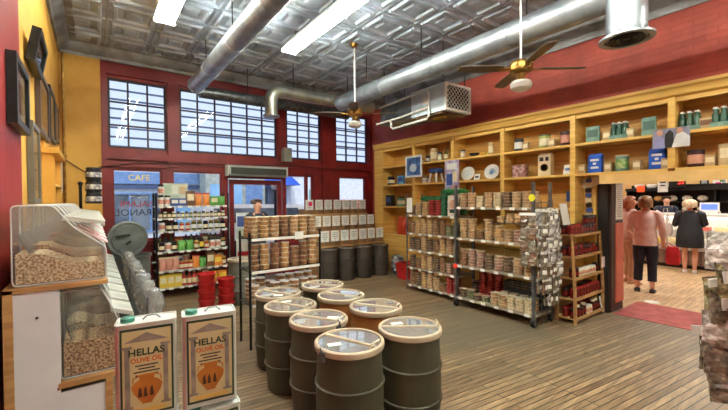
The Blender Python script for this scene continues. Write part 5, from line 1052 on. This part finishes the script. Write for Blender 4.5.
# spice bag spinner at the right edge, close to the camera
sp = thing('bag_spinner', 'tall wire spinner hung with herb bags at the right frame edge', 'peg rack', (2.36, .16, 0))
MB().cyl((0, 0, .02), (0, 0, 1.62), .018, n=12).build('pole', m_steeld, sp); MB().lathe([(.22, 0), (.22, .015), (.03, .03)], 28).build('base', m_steeld, sp)
MM = dict(herb=mat('olive_herbs', S(176, 168, 122), S(96, 90, 58), scale=30, rough=.18, coat=.8, rand=.2, bump=.9, bscale=30), mix=mat('herbs_painted_glints', S(232, 230, 222), S(120, 114, 98), scale=16, rough=.18, coat=.8, rand=.15, bump=.9, bscale=30), dark=mat('dark_tea', S(156, 142, 122), S(70, 62, 50), scale=26, rough=.18, coat=.8, bump=.9, bscale=30), purple=mat('purple_pack', S(160, 128, 176), S(214, 208, 214), scale=9, rough=.25, coat=.6, bump=.9, bscale=28), green=mat('pale_green_pack', S(176, 208, 166), S(150, 186, 150), scale=8, rough=.4))  # white patches in the mix colour stand in for highlights on crinkled plastic
hb2 = {k: [pouch2(.105, .145, .045, m_, 77+7*i+q) for q in range(3)] for i, (k, m_) in enumerate(MM.items())}
NMS = dict(herb='olive green herb bag', mix='herb bag with pale painted glints', dark='dark tea bag', purple='purple and silver bag', green='pale green packet')
colx = [(-.17, .20), (-.21, .08), (-.16, -.05)]
rows = [('green', 'green', 'mix'), ('mix', 'purple', 'mix'), ('herb', 'mix', 'herb'), ('dark', 'herb', 'mix'), ('mix', 'herb', 'dark'), ('dark', 'dark', 'mix'), ('dark', 'dark', 'dark')]
off = (-.08, -.055, -.03, .015, .0, -.01, -.03)
for ri in range(7):
    zz = 1.63-ri*.112
    for ci, (dx, dy) in enumerate(colx):
        if (ri == 0 and ci == 0) or (ri == 6 and ci == 2): continue
        dy += off[ri]
        MB().tube([(0, 0, zz), (dx*.8, dy, zz), (dx-.09, dy+.01, zz+.012)], .004, 5).build('peg', m_steeld, sp)
        for dd in range(2):
            k = rows[ri][ci] if dd else rows[ri][(ci+1) % 3]
            hang('herb_bag', hb2[k][(ri+ci+dd) % 3], (2.36+dx-.01-.062*dd, .16+dy+rq.uniform(-.045, .045), zz-.165+rq.uniform(-.015, .015)), -PI/2+rq.uniform(-.8, .8)+(.35, 0, -.3)[ci], '%s on the spinner, %s row down, %s column, %s' % (NMS[k], ORD[ri], ORD[ci], ('behind', 'in front')[dd]), 'bag', 'herb bags on the spinner', rq.uniform(-.15, .15), rq.random() < .25, rq.uniform(.92, 1.1), rq.random() < .2)
# ------------------------------------------------------------------ deli beyond the doorway
CX = 10.95
dc = thing('deli_case', 'long white glass-front deli counter in the next room', 'counter', (CX, -2.2, 0))
CL = 6.6
MB().bx(.08, .9, 0, CL, 0, .08).build('plinth', m_dark, dc)
sl_ = MB()
for k in range(int(CL/.11)): sl_.bx(.0, .03, k*.11, k*.11+.095, .09, .40)
sl_.build('slat_front', mat('taupe_slats', S(150, 124, 108), S(128, 104, 90), rough=.5), dc)
MB().bx(.03, .9, 0, CL, .08, .42).build('base', mat('brown_base', S(96, 78, 68), rough=.5), dc)
MB().bx(-.03, .9, 0, CL, .42, .52).build('bumper', mat('bright_steel', S(214, 216, 218), rough=.3, metal=.6), dc)
MB().loft([[Vector((x, y, z)) for x, z in ((.0, .52), (.006, .52), (.126, 1.2), (.12, 1.2))] for y in (.01, CL-.01)]).build('front_glass', clear('case_glass', gloss=.5), dc)
MB().bx(.10, .9, 0, CL, 1.2, 1.26).build('top', m_white, dc); MB().bx(.86, .9, 0, CL, .52, 1.2).build('back_panel', m_white, dc)
for y in (0, CL-.02): MB().bx(.12, .86, y, y+.02, .52, 1.2).build('side_panel', m_white, dc)
MB().bx(.3, .86, .02, CL-.02, .84, .86).build('inner_shelf', clear('shelf_glass', gloss=.8), dc)
for yy in (1.7, 3.3, 4.9): MB().bx(.1, .13, yy, yy+.03, .53, 1.2).build('mullion', MATS['bright_steel'], dc)
ct = tag(MB().bx(.135, .85, .03, CL-.03, 1.165, 1.195).build('case_lamp', mat('case_tube', S(255, 250, 235), emit=((1, .93, .8, 1), 1.5)), None, (CX, -2.2, 0)), 'lit strip under the top of the deli counter', 'lamp')
rnd = random.Random(3)
m_ch = [mat('cheese%d' % i, S(*a), S(*b), scale=6, rough=.5) for i, (a, b) in enumerate((((238, 196, 96), (220, 170, 70)), ((244, 226, 176), (226, 204, 150)), ((214, 150, 80), (190, 120, 60)), ((206, 110, 96), (176, 84, 74)), ((240, 238, 226), (220, 216, 200))))]
nms = ('yellow cheese', 'pale cheese', 'amber cheese', 'cured ham', 'white cheese')
for k in range(18):
    i = rnd.randrange(5); y = .7+k*.30; r_ = .11
    me = MB().lathe([(r_*.9, 0), (r_, .02), (r_, .13), (r_*.88, .15), (.001, .15)], 18).data('deli_food', m_ch[i])
    tag(put('deli_food', me, None, (CX+.35, -2.2+y, .521)), 'round of %s low in deli counter, %s from the near end' % (nms[i], ORD[k]), 'food', 'foods in the deli counter')
    j = rnd.randrange(5)
    me = MB().prism(rounded([(-.11, 0), (.11, 0), (.11, .09), (-.11, .09)], .03), -.1, .1, 'x').data('deli_food', m_ch[j])
    tag(put('deli_food', me, None, (CX+.58, -2.2+y+.03, .861)), 'block of %s on upper deli counter shelf, %s from near end' % (nms[j], ORD[k]), 'food', 'foods in the deli counter')
for k in range(6):
    tag(put('bread_loaf', MB().ball((0, 0, .075), .075, (1.5, 1.0, 1.0), 14, 8).data('bread_loaf', m_ch[(0, 1, 2)[k % 3]]), None, (CX+.28+.25*(k % 2), .75+.16*k, 1.261)), 'golden loaf on top of the deli counter, %s from the near end' % ORD[k], 'bread', 'loaves on the deli counter top')
# black bread shelves on the far wall
bs = thing('bread_shelves', 'black wall shelves of bread along the far deli wall', 'shelving', (13.1, -1.6, 0))
MB().bx(.42, .48, 0, 5.8, .9, 2.02).build('back_panel', m_black, bs)
for z in (.95, 1.24, 1.53): MB().bx(0, .42, 0, 5.8, z-.03, z).build('shelf', m_black, bs)
MB().bx(-.1, .48, 0, 5.8, 1.84, 1.92).build('hood', m_black, bs)
for y in (0, 1.9, 3.8, 5.76): MB().bx(0, .42, y, y+.04, 0, .92).bx(.0, .42, y, y+.04, .95, 1.21).bx(.0, .42, y, y+.04, 1.24, 1.5).bx(.0, .42, y, y+.04, 1.53, 1.84).build('upright', m_black, bs)
lf_m = [MB().ball((0, 0, .085), .085, (.8, 1.35, 1.0), 14, 8).data('bread_loaf', m_) for m_ in (mat('bread_crust', S(214, 160, 92), S(184, 124, 64), scale=8, rough=.6), mat('pale_bread', S(236, 214, 176), S(216, 188, 144), scale=8, rough=.6), mat('wrapped_bread', S(236, 226, 214), S(206, 176, 140), scale=12, rough=.4))]
for r_, z in enumerate((.951, 1.241, 1.531)):
    for k in range(17):
        if k % 6 == 5: continue
        i = rnd.randrange(3)
        tag(put('bread_loaf', lf_m[i], None, (13.25, -1.35+k*.32, z)), '%s loaf, %s along from near end, %s black bread shelf' % (('brown', 'pale', 'wrapped')[i], ORD[k], ('bottom', 'middle', 'top')[r_]), 'bread', 'loaves on the bread shelves')
def wallsign(p1, p2, X, nm, base, label, cat, marks=()):
    a, b = at_x(*p1, X), at_x(*p2, X); t = thing(nm, label, cat, (X, (a.y+b.y)/2, (a.z+b.z)/2), -PI/2); wd, h = abs(a.y-b.y)/2, abs(a.z-b.z)/2
    MB().bx(-wd, wd, -.02, .0, -h, h).build('panel', base, t)
    for x, z, ww, hh, m_ in marks: MB().bx((x-ww)*wd, (x+ww)*wd, -.024, -.02, (z-hh)*h, (z+hh)*h).build('printed_patch', m_, t)
    return t
pk = mat('rose_tint', S(240, 190, 190), rough=.5); mg = mat('magenta', S(236, 60, 150), rough=.5)
wallsign((682, 165), (708, 175), 13.58, 'wall_sign', m_paper, 'long white sign with red lettering bars high on the deli wall', 'sign', ((-.2, .1, .6, .3, pk), (.3, -.2, .5, .25, MATS['tub_lid_red']), (-.7, 0, .15, .6, mg)))
wallsign((700, 177), (709, 190), 13.58, 'framed_picture', m_dark, 'small dark framed picture on the deli wall', 'picture', ((0, 0, .6, .6, MATS['grey_print']),))
wallsign((713, 169), (727, 189), 13.58, 'wall_poster', m_paper, 'pale floral poster with bright pink flower on deli wall', 'poster', ((-.4, .3, .4, .4, MATS['blue_pack']), (.3, .2, .3, .5, MATS['green_pack']), (-.2, -.6, .4, .3, mg), (.6, -.4, .25, .3, MATS['grey_print'])))
wallsign((650, 164), (658, 180), 13.58, 'wall_poster', pk, 'pink portrait poster on the deli wall above black shelves', 'poster', ((0, .1, .5, .5, MATS['portrait_tone']), (0, -.7, .8, .2, m_dark)))
wallsign((658, 176), (668, 192), 13.0, 'paper_sign', m_paper, 'white paper sign hung from the hood beside the red display', 'sign', ((0, .2, .6, .1, m_ink), (0, -.2, .5, .08, m_ink)))
wallsign((637, 186), (645, 192), 13.0, 'orange_card', mat('bright_orange', S(255, 96, 30), rough=.5), 'bright orange card hung from the black hood', 'card')
led = thing('number_display', 'black box number display with glowing red segments', 'display', (12.85, 2.95, 1.925), -PI/2)
MB().bx(-.17, .17, 0, .12, 0, .34).build('casing', m_black, led)
q = MB(); gl_ = mat('red_led', S(255, 30, 20), emit=((1, .03, .02, 1), 3))
for x in (.03, .1):
    for a, b, c, e in ((0, .05, .09, .105), (0, .05, .16, .175), (0, .05, .23, .245), (.04, .05, .09, .24), (0, .01, .16, .24)): q.bx(x+a, x+b, -.004, 0, c, e)
q.build('segments', gl_, led)
for k in range(3): tag(MB().lathe([(.09, 0), (.12, .04), (.12, .09), (.09, .12), (.001, .12)], 20).mi(1).lathe([(.125, .03), (.125, .09)], 20, cap=False).data('x', [m_white, m_dark]) and put('wrapped_wheel', MB().lathe([(.09, 0), (.12, .04), (.12, .09), (.09, .12), (.001, .12)], 20).data('wheel', m_paper), None, (13.2, 3.3+.3*k, 1.921)), 'white wrapped round on top of the black hood, %s from the left' % ORD[2-k], 'cheese', 'rounds on the black hood')
scale_ = thing('price_scale', 'white counter scale with a blue screen on the deli counter', 'scale', (CX+.5, 2.05, 1.261), -PI/2)
MB().bx(-.18, .18, -.15, .15, 0, .06).build('base', m_white, scale_); MB().bx(-.17, .17, .08, .12, .06, .26).build('display_post', m_white, scale_); MB().bx(-.14, .14, .065, .08, .1, .22).build('screen', mat('blue_screen', S(60, 90, 220), emit=((.15, .25, .9, 1), .6)), scale_)
for x, y in ((8.0, 1.2), (10.2, 1.8), (12.4, 1.5), (8.6, 4.5), (11.5, 4.8)):
    t = thing('panel_light', 'flat square ceiling light over the deli', 'ceiling light', (x, y, 3.14), 0, 'deli ceiling lights'); MB().bx(-.3, .3, -.3, .3, 0, .06).build('housing', m_white, t); MB().bx(-.28, .28, -.28, .28, -.005, .0).build('diffuser', mat('diffuser', S(255, 250, 240), emit=((1, .95, .85, 1), 4)), t)
    L_ = bpy.data.lights.new('deli_lamp', 'AREA'); L_.size = .55; L_.energy = DELI_W; L_.color = (1, .93, .82); lo = bpy.data.objects.new('deli_lamp', L_); COL.objects.link(lo); lo.parent = t; lo.location = (0, 0, -.02)

# ------------------------------------------------------------------ people
def skin(name, V, E_, R_, root, mats, sub=2, xf=None):
    me = bpy.data.meshes.new('s'); me.from_pydata([Vector(v) for v in V], E_, []); o = bpy.data.objects.new('s', me); COL.objects.link(o)
    m_ = o.modifiers.new('k', 'SKIN'); m_.use_smooth_shade = True; m_.branch_smoothing = .5
    for i, r_ in enumerate(R_):
        sv = me.skin_vertices[0].data[i]; sv.radius = r_ if isinstance(r_, tuple) else (r_, r_); sv.use_root = (i == root)
    s_ = o.modifiers.new('d', 'SUBSURF'); s_.levels = sub; s_.render_levels = sub
    dg = bpy.context.evaluated_depsgraph_get(); r = bpy.data.meshes.new_from_object(o.evaluated_get(dg)); bpy.data.objects.remove(o); bpy.data.meshes.remove(me)
    r.name = name; r.materials.clear()
    for m2 in (mats if isinstance(mats, (list, tuple)) else [mats]): r.materials.append(m2)
    for p in r.polygons: p.material_index = 0; p.use_smooth = True
    return r
m_skin = mat('skin', S(226, 172, 144), S(214, 156, 128), scale=8, rough=.5); m_eye = mat('eye_white', S(240, 240, 236), rough=.2); m_lip = mat('lips', S(178, 96, 88), rough=.5)
def person(label, loc, rz, H_, arms, legs, stoop=0):
    """front is local -Y; arms: per side (elbow, wrist) for a 1.7 m body; legs: per side (knee, ankle, toe)"""
    k = H_/1.7; t = thing('person', label, 'person', loc, rz); t.scale = (k, k, k)
    V, E_, R_ = [], [], []
    def add(p, r_, par=None):
        V.append(p); R_.append(r_); i = len(V)-1
        if par is not None: E_.append((par, i))
        return i
    st = lambda z: -stoop*max(0, z-.95)
    pel = add((0, 0, .93), (.145, .105)); wa = add((0, st(1.08), 1.09), (.125, .09), pel); chs = add((0, st(1.28), 1.28), (.14, .10), wa); shb = add((0, st(1.4), 1.40), (.12, .08), chs)
    nk = add((0, st(1.47)-.005, 1.475), .05, shb); hd = add((0, st(1.54)-.015, 1.545), (.062, .075), nk); hm = add((0, st(1.6)-.02, 1.605), (.076, .094), hd); ht = add((0, st(1.66)-.012, 1.665), (.055, .068), hm)
    for s_ in (-1, 1):
        sh = add((s_*.165, st(1.4), 1.405), .058, shb); el, wr = arms[0 if s_ < 0 else 1]
        e_ = add(el, .041, sh); w_ = add(wr, .028, e_); d = (Vector(wr)-Vector(el)).normalized()
        pa = add(tuple(Vector(wr)+d*.05), (.036, .018), w_); side = d.cross(Vector((0, 1, 0)) if abs(d.y) < .9 else Vector((1, 0, 0))).normalized(); nrm = d.cross(side)
        for f_ in range(4):
            a = side*((f_-1.5)*.019); ln = (.036, .044, .042, .032)[f_]
            q1 = add(tuple(Vector(wr)+d*.095+a), .0095, pa); q2 = add(tuple(Vector(wr)+d*(.095+ln)+a*1.05+nrm*.012), .0085, q1); add(tuple(Vector(wr)+d*(.095+ln*1.7)+a*1.05+nrm*.035), .007, q2)
        th = add(tuple(Vector(wr)+d*.035+side*.045), .0105, pa); add(tuple(Vector(wr)+d*.075+side*.062+nrm*.01), .009, th)
        hp = add((s_*.085, 0, .88), .088, pel); kn, an, to = legs[0 if s_ < 0 else 1]
        md = add(tuple((Vector((s_*.085, 0, .88))+Vector(kn))/2), .078, hp); kk = add(kn, .054, md); cf = add(tuple(Vector(kn)*.62+Vector(an)*.38), .056, kk); aa = add(an, .036, cf); add(to, (.036, .026), aa)
    bm_ = skin('body', V, E_, R_, 0, [m_skin, m_eye, m_lip])
    # features joined into the same body mesh
    b2 = bmesh.new(); b2.from_mesh(bm_); yb = st(1.6)-.02; mb = MB(); mb.bm = b2
    mb.mi(0).ball((0, yb-.098, 1.585), .014, (.8, 1.2, 1.5), 8, 6); mb.ball((-.078, yb+.005, 1.595), .022, (.4, .8, 1.3), 8, 6); mb.ball((.078, yb+.005, 1.595), .022, (.4, .8, 1.3), 8, 6)
    for s_ in (-1, 1): mb.mi(1).ball((s_*.03, yb-.083, 1.612), .011, (1.2, .7, .7), 8, 6)
    mb.mi(2).ball((0, yb-.084, 1.548), .02, (1.2, .5, .35), 8, 6)
    bmesh.ops.recalc_face_normals(b2, faces=b2.faces); b2.to_mesh(bm_); b2.free()
    body = put('body', bm_, t)
    return t, st
def hair(t, st, m_, ln=.12, vol=1.0, name='hair', n=20):
    y0 = st(1.61)-.012; rr = random.Random(5); mb = MB(); rings = []
    for j in range(9):
        v = j/8; z = 1.73-(.10+ln)*v*v**.2; r_ = .108*vol*math.sqrt(max(0.01, 1-(1-min(1, v*1.6))**2)) if v < .63 else .108*vol*(1-.12*(v-.63))
        ring = []
        for k in range(n):
            a = 2*PI*k/n; front = max(0, -math.sin(a)); cut = 1-.0*front
            y = r_*math.sin(a)*1.12; x = r_*math.cos(a)
            if v > .3 and front > .45: y = -r_*.35*1.0; 
            w_ = 1+rr.uniform(-.04, .04)*vol
            ring.append(Vector((x*w_, y0+.014+y*w_, z)))
        rings.append(ring)
    return mb.loft(rings).build(name, m_, t, ang=80)
def loftel(mb, rows, n=24):
    """rows of (z, x half, y half, y centre, x centre)"""
    return mb.loft([[Vector((xc+a*math.cos(2*PI*k/n), yc+b*math.sin(2*PI*k/n), z)) for k in range(n)] for z, a, b, yc, xc in rows])
def limb(mb, pts, rs, n=14): return mb.tube(pts, rs, n)
def shoe(t, toe, ank, m_, s_):
    a, b = Vector(ank), Vector(toe); mb = MB(); d = (b-a); d.z = 0; d.normalize(); sd = Vector((-d.y, d.x, 0))
    rings = []
    for v, w_, h in ((-.06, .026, .05), (-.045, .036, .075), (0, .042, .08), (.06, .045, .06), (.12, .048, .045), (.165, .04, .035), (.185, .02, .025)):
        c = Vector((a.x, a.y, 0))+d*v; rings.append([c-sd*w_, c-sd*w_*1.0+Vector((0, 0, h*.7)), c+Vector((0, 0, h)), c+sd*w_+Vector((0, 0, h*.7)), c+sd*w_])
    mb.loft(rings).build('shoe', m_, t, ang=60)
# woman in pale pink top, back to us
arms = [((-.24, .0, 1.13), (-.25, -.10, .90)), ((.235, -.03, 1.13), (.17, -.22, 1.04))]
legs = [((-.095, -.02, .49), (-.10, .02, .075), (-.11, -.12, .03)), ((.095, -.03, .49), (.11, .0, .075), (.13, -.14, .03))]
t, st = person('woman in pale pink top and dark cropped trousers, back turned, beyond doorway', (7.74, 2.2, .0), R(104), 1.66, arms, legs)
m_top = mat('pale_pink_knit', S(232, 210, 204), S(216, 190, 184), scale=10, rough=.8); m_jean = mat('dark_denim', S(38, 46, 66), S(26, 32, 48), scale=30, rough=.8)
tp = MB(); loftel(tp, [(.84, .185, .15, 0, 0), (.95, .18, .145, 0, 0), (1.09, .155, .12, 0, 0), (1.28, .17, .125, 0, 0), (1.40, .17, .10, 0, 0), (1.45, .09, .075, 0, 0)])
for s_, (e_, w_) in zip((-1, 1), arms): limb(tp, [(s_*.13, 0, 1.41), (s_*.18, 0, 1.39), e_, tuple(Vector(e_)*.35+Vector(w_)*.65)], [.07, .072, .056, .05])
tp.build('top', m_top, t)
tr = MB(); loftel(tr, [(.80, .178, .14, 0, 0), (.90, .175, .14, 0, 0), (1.0, .15, .12, 0, 0)])
for s_, (kn, an, to) in zip((-1, 1), legs): limb(tr, [(s_*.085, 0, .90), tuple((Vector((s_*.085, 0, .88))+Vector(kn))/2), kn, tuple(Vector(kn)*.3+Vector(an)*.7)], [.10, .096, .072, .066])
tr.build('trousers', m_jean, t)
hair(t, st, mat('auburn_hair', S(150, 112, 72), S(104, 74, 46), scale=30, stretch=(1, 1, .3), rough=.5), .12, 1.04)
for (kn, an, to) in legs: shoe(t, to, an, m_dark, 1)
W1 = t
# red shopping bag in her right-hand side
hw = RZ(R(104)) @ Vector((-.37, -.14, 0)) + Vector((7.74, 2.2, 0))
t = thing('shopping_bag', 'red shopping bag held at the side of the woman in pink', 'bag', (hw.x, hw.y, .50), R(104))
MB().loft([[Vector((x*s_, y*s_, z)) for x, y in rounded([(-.10, -.05), (.10, -.05), (.10, .05), (-.10, .05)], .02)] for s_, z in ((.85, 0), (1.05, .08), (1.0, .2), (.75, .3))]).build('sack', mat('red_bag', S(216, 44, 54), S(190, 30, 42), scale=6, rough=.5), t)
MB().tube([(-.05, 0, .29), (.06, .02, .36), (.10, .03, .36), (.05, 0, .29)], .008, 6).build('handle', MATS['red_bag'], t)
# person partly hidden beyond her
t, st = person('person with reddish hair half hidden by doorway jamb behind the woman in pink', (8.35, 2.62, 0), R(40), 1.66, [((-.24, 0, 1.13), (-.22, -.16, .95)), ((.24, 0, 1.13), (.22, -.16, .95))], [((-.09, -.02, .49), (-.10, .02, .075), (-.11, -.12, .03)), ((.09, -.02, .49), (.10, .02, .075), (.11, -.12, .03))])
tp = MB(); loftel(tp, [(.84, .18, .14, 0, 0), (1.09, .155, .12, 0, 0), (1.28, .17, .125, 0, 0), (1.40, .17, .10, 0, 0), (1.45, .09, .075, 0, 0)])
for s_ in (-1, 1): limb(tp, [(s_*.13, 0, 1.41), (s_*.18, 0, 1.39), (s_*.24, 0, 1.13), (s_*.225, -.1, 1.0)], [.07, .072, .056, .05])
tp.build('top', mat('rose_top', S(220, 184, 172), rough=.8), t)
tr = MB(); loftel(tr, [(.80, .178, .14, 0, 0), (.90, .175, .14, 0, 0), (1.0, .15, .12, 0, 0)])
for s_ in (-1, 1): limb(tr, [(s_*.085, 0, .90), (s_*.088, -.01, .68), (s_*.09, -.02, .49), (s_*.098, .01, .14)], [.10, .096, .072, .06])
tr.build('trousers', mat('tan_trousers', S(196, 160, 130), rough=.8), t); hair(t, st, mat('red_hair', S(170, 104, 70), S(130, 76, 50), scale=30, rough=.5), .16, 1.1)
for s_ in (-1, 1): shoe(t, (s_*.11, -.12, .03), (s_*.10, .02, .075), mat('tan_shoe', S(186, 140, 104), rough=.6), 1)
# woman in black dress at the counter
arms = [((-.25, -.06, 1.14), (-.16, -.26, 1.10)), ((.26, -.08, 1.14), (.30, -.30, 1.10))]
legs = [((-.09, -.01, .49), (-.085, .02, .075), (-.09, -.12, .03)), ((.09, -.01, .49), (.085, .02, .075), (.10, -.12, .03))]
t, st = person('woman with pale curly hair in short black dress standing at the deli counter', (10.45, 2.17, 0), R(98), 1.58, arms, legs)
dr = MB(); loftel(dr, [(.60, .25, .20, .02, 0), (.64, .255, .205, .02, 0), (.85, .25, .20, .01, 0), (.98, .235, .185, 0, 0), (1.12, .20, .15, 0, 0), (1.28, .20, .145, 0, 0), (1.40, .185, .11, 0, 0), (1.46, .09, .08, 0, 0)])
for s_, (e_, w_) in zip((-1, 1), arms): limb(dr, [(s_*.12, 0, 1.40), (s_*.19, 0, 1.38), e_, tuple(Vector(e_)*.6+Vector(w_)*.4)], [.085, .088, .075, .065])
dr.build('dress', mat('black_dress', S(34, 38, 46), S(26, 28, 34), scale=12, rough=.7), t)
hair(t, st, mat('ash_blond_hair', S(226, 206, 176), S(180, 152, 118), scale=26, bump=.6, rough=.6), .10, 1.3)
for (kn, an, to) in legs: shoe(t, to, an, mat('white_shoe', S(236, 232, 226), rough=.5), 1)
hb_ = thing('handbag', 'pale grey shoulder bag at the side of the woman in black', 'handbag', (10.40, 2.58, .80), R(86))
MB().loft([[Vector((x*s_, y*s_, z)) for x, y in rounded([(-.12, -.05), (.12, -.05), (.12, .05), (-.12, .05)], .02)] for s_, z in ((.9, 0), (1.05, .06), (1.0, .2), (.8, .27))]).build('pouch', mat('grey_leather', S(200, 190, 184), rough=.5), hb_); MB().tube([(-.07, 0, .26), (-.03, .0, .60), (.03, .0, .60), (.07, 0, .26)], .008, 6).build('strap', MATS['grey_leather'], hb_)
# man behind the counter
arms = [((-.24, -.04, 1.13), (-.14, -.24, 1.05)), ((.24, -.04, 1.13), (.14, -.24, 1.05))]
legs = [((-.09, -.02, .49), (-.10, .02, .075), (-.11, -.12, .03)), ((.09, -.02, .49), (.10, .02, .075), (.11, -.12, .03))]
def clothed(label, loc, rz, H_, top, trs, hr, stoop=.0, arms=arms):
    t, st = person(label, loc, rz, H_, arms, legs, stoop)
    tp = MB(); loftel(tp, [(.84, .18, .14, st(.84), 0), (1.09, .165, .13, st(1.09), 0), (1.28, .18, .135, st(1.28), 0), (1.40, .185, .105, st(1.4), 0), (1.46, .085, .075, st(1.46), 0)])
    for s_, (e_, w_) in zip((-1, 1), arms): limb(tp, [(s_*.13, st(1.4), 1.41), (s_*.19, st(1.4), 1.39), e_, tuple(Vector(e_)*.5+Vector(w_)*.5)], [.075, .078, .062, .055])
    tp.build('shirt', top, t)
    tr = MB(); loftel(tr, [(.80, .178, .14, 0, 0), (.90, .175, .14, 0, 0), (1.0, .155, .125, 0, 0)])
    for s_, (kn, an, to) in zip((-1, 1), legs): limb(tr, [(s_*.085, 0, .90), tuple((Vector((s_*.085, 0, .88))+Vector(kn))/2), kn, tuple(Vector(kn)*.1+Vector(an)*.9)], [.10, .096, .072, .062])
    tr.build('trousers', trs, t); hair(t, st, hr, -.0, 1.0)
    for (kn, an, to) in legs: shoe(t, to, an, m_dark, 1)
    return t
m_navy = mat('navy_shirt', S(40, 48, 66), rough=.7); m_hairb = mat('dark_hair', S(58, 44, 36), rough=.5)
clothed('man in dark navy shirt working behind the deli counter', (12.5, 3.1, 0), R(-60), 1.66, m_navy, m_jean, m_hairb, .1)
clothed('bald-browed man in dark jacket standing by the door behind the nut rack', (2.42, 6.60, 0), R(20), 1.66, mat('dark_jacket', S(48, 54, 64), rough=.7), m_jean, mat('grey_hair', S(120, 100, 86), rough=.6))
# window lettering seen from behind, on the pane by the door
t = thing('window_lettering', 'red and dark shop lettering on the left lower window, seen reversed', 'sign', (.64, YB+.04, 1.5))
letters('SALAMI', .15, m_redpl, t, TR(-.02, 0, .11) @ RX(PI/2), .001, 'lettering', True); letters('GRANOLA', .17, m_ink, t, TR(-.06, 0, -.045) @ RX(PI/2), .001, 'lettering', True)
MB().tube([(-.12, 0, .24), (-.05, 0, .26), (.02, 0, .23), (.1, 0, .27), (.16, 0, .24)], .006, 5).build('flourish', m_white, t)
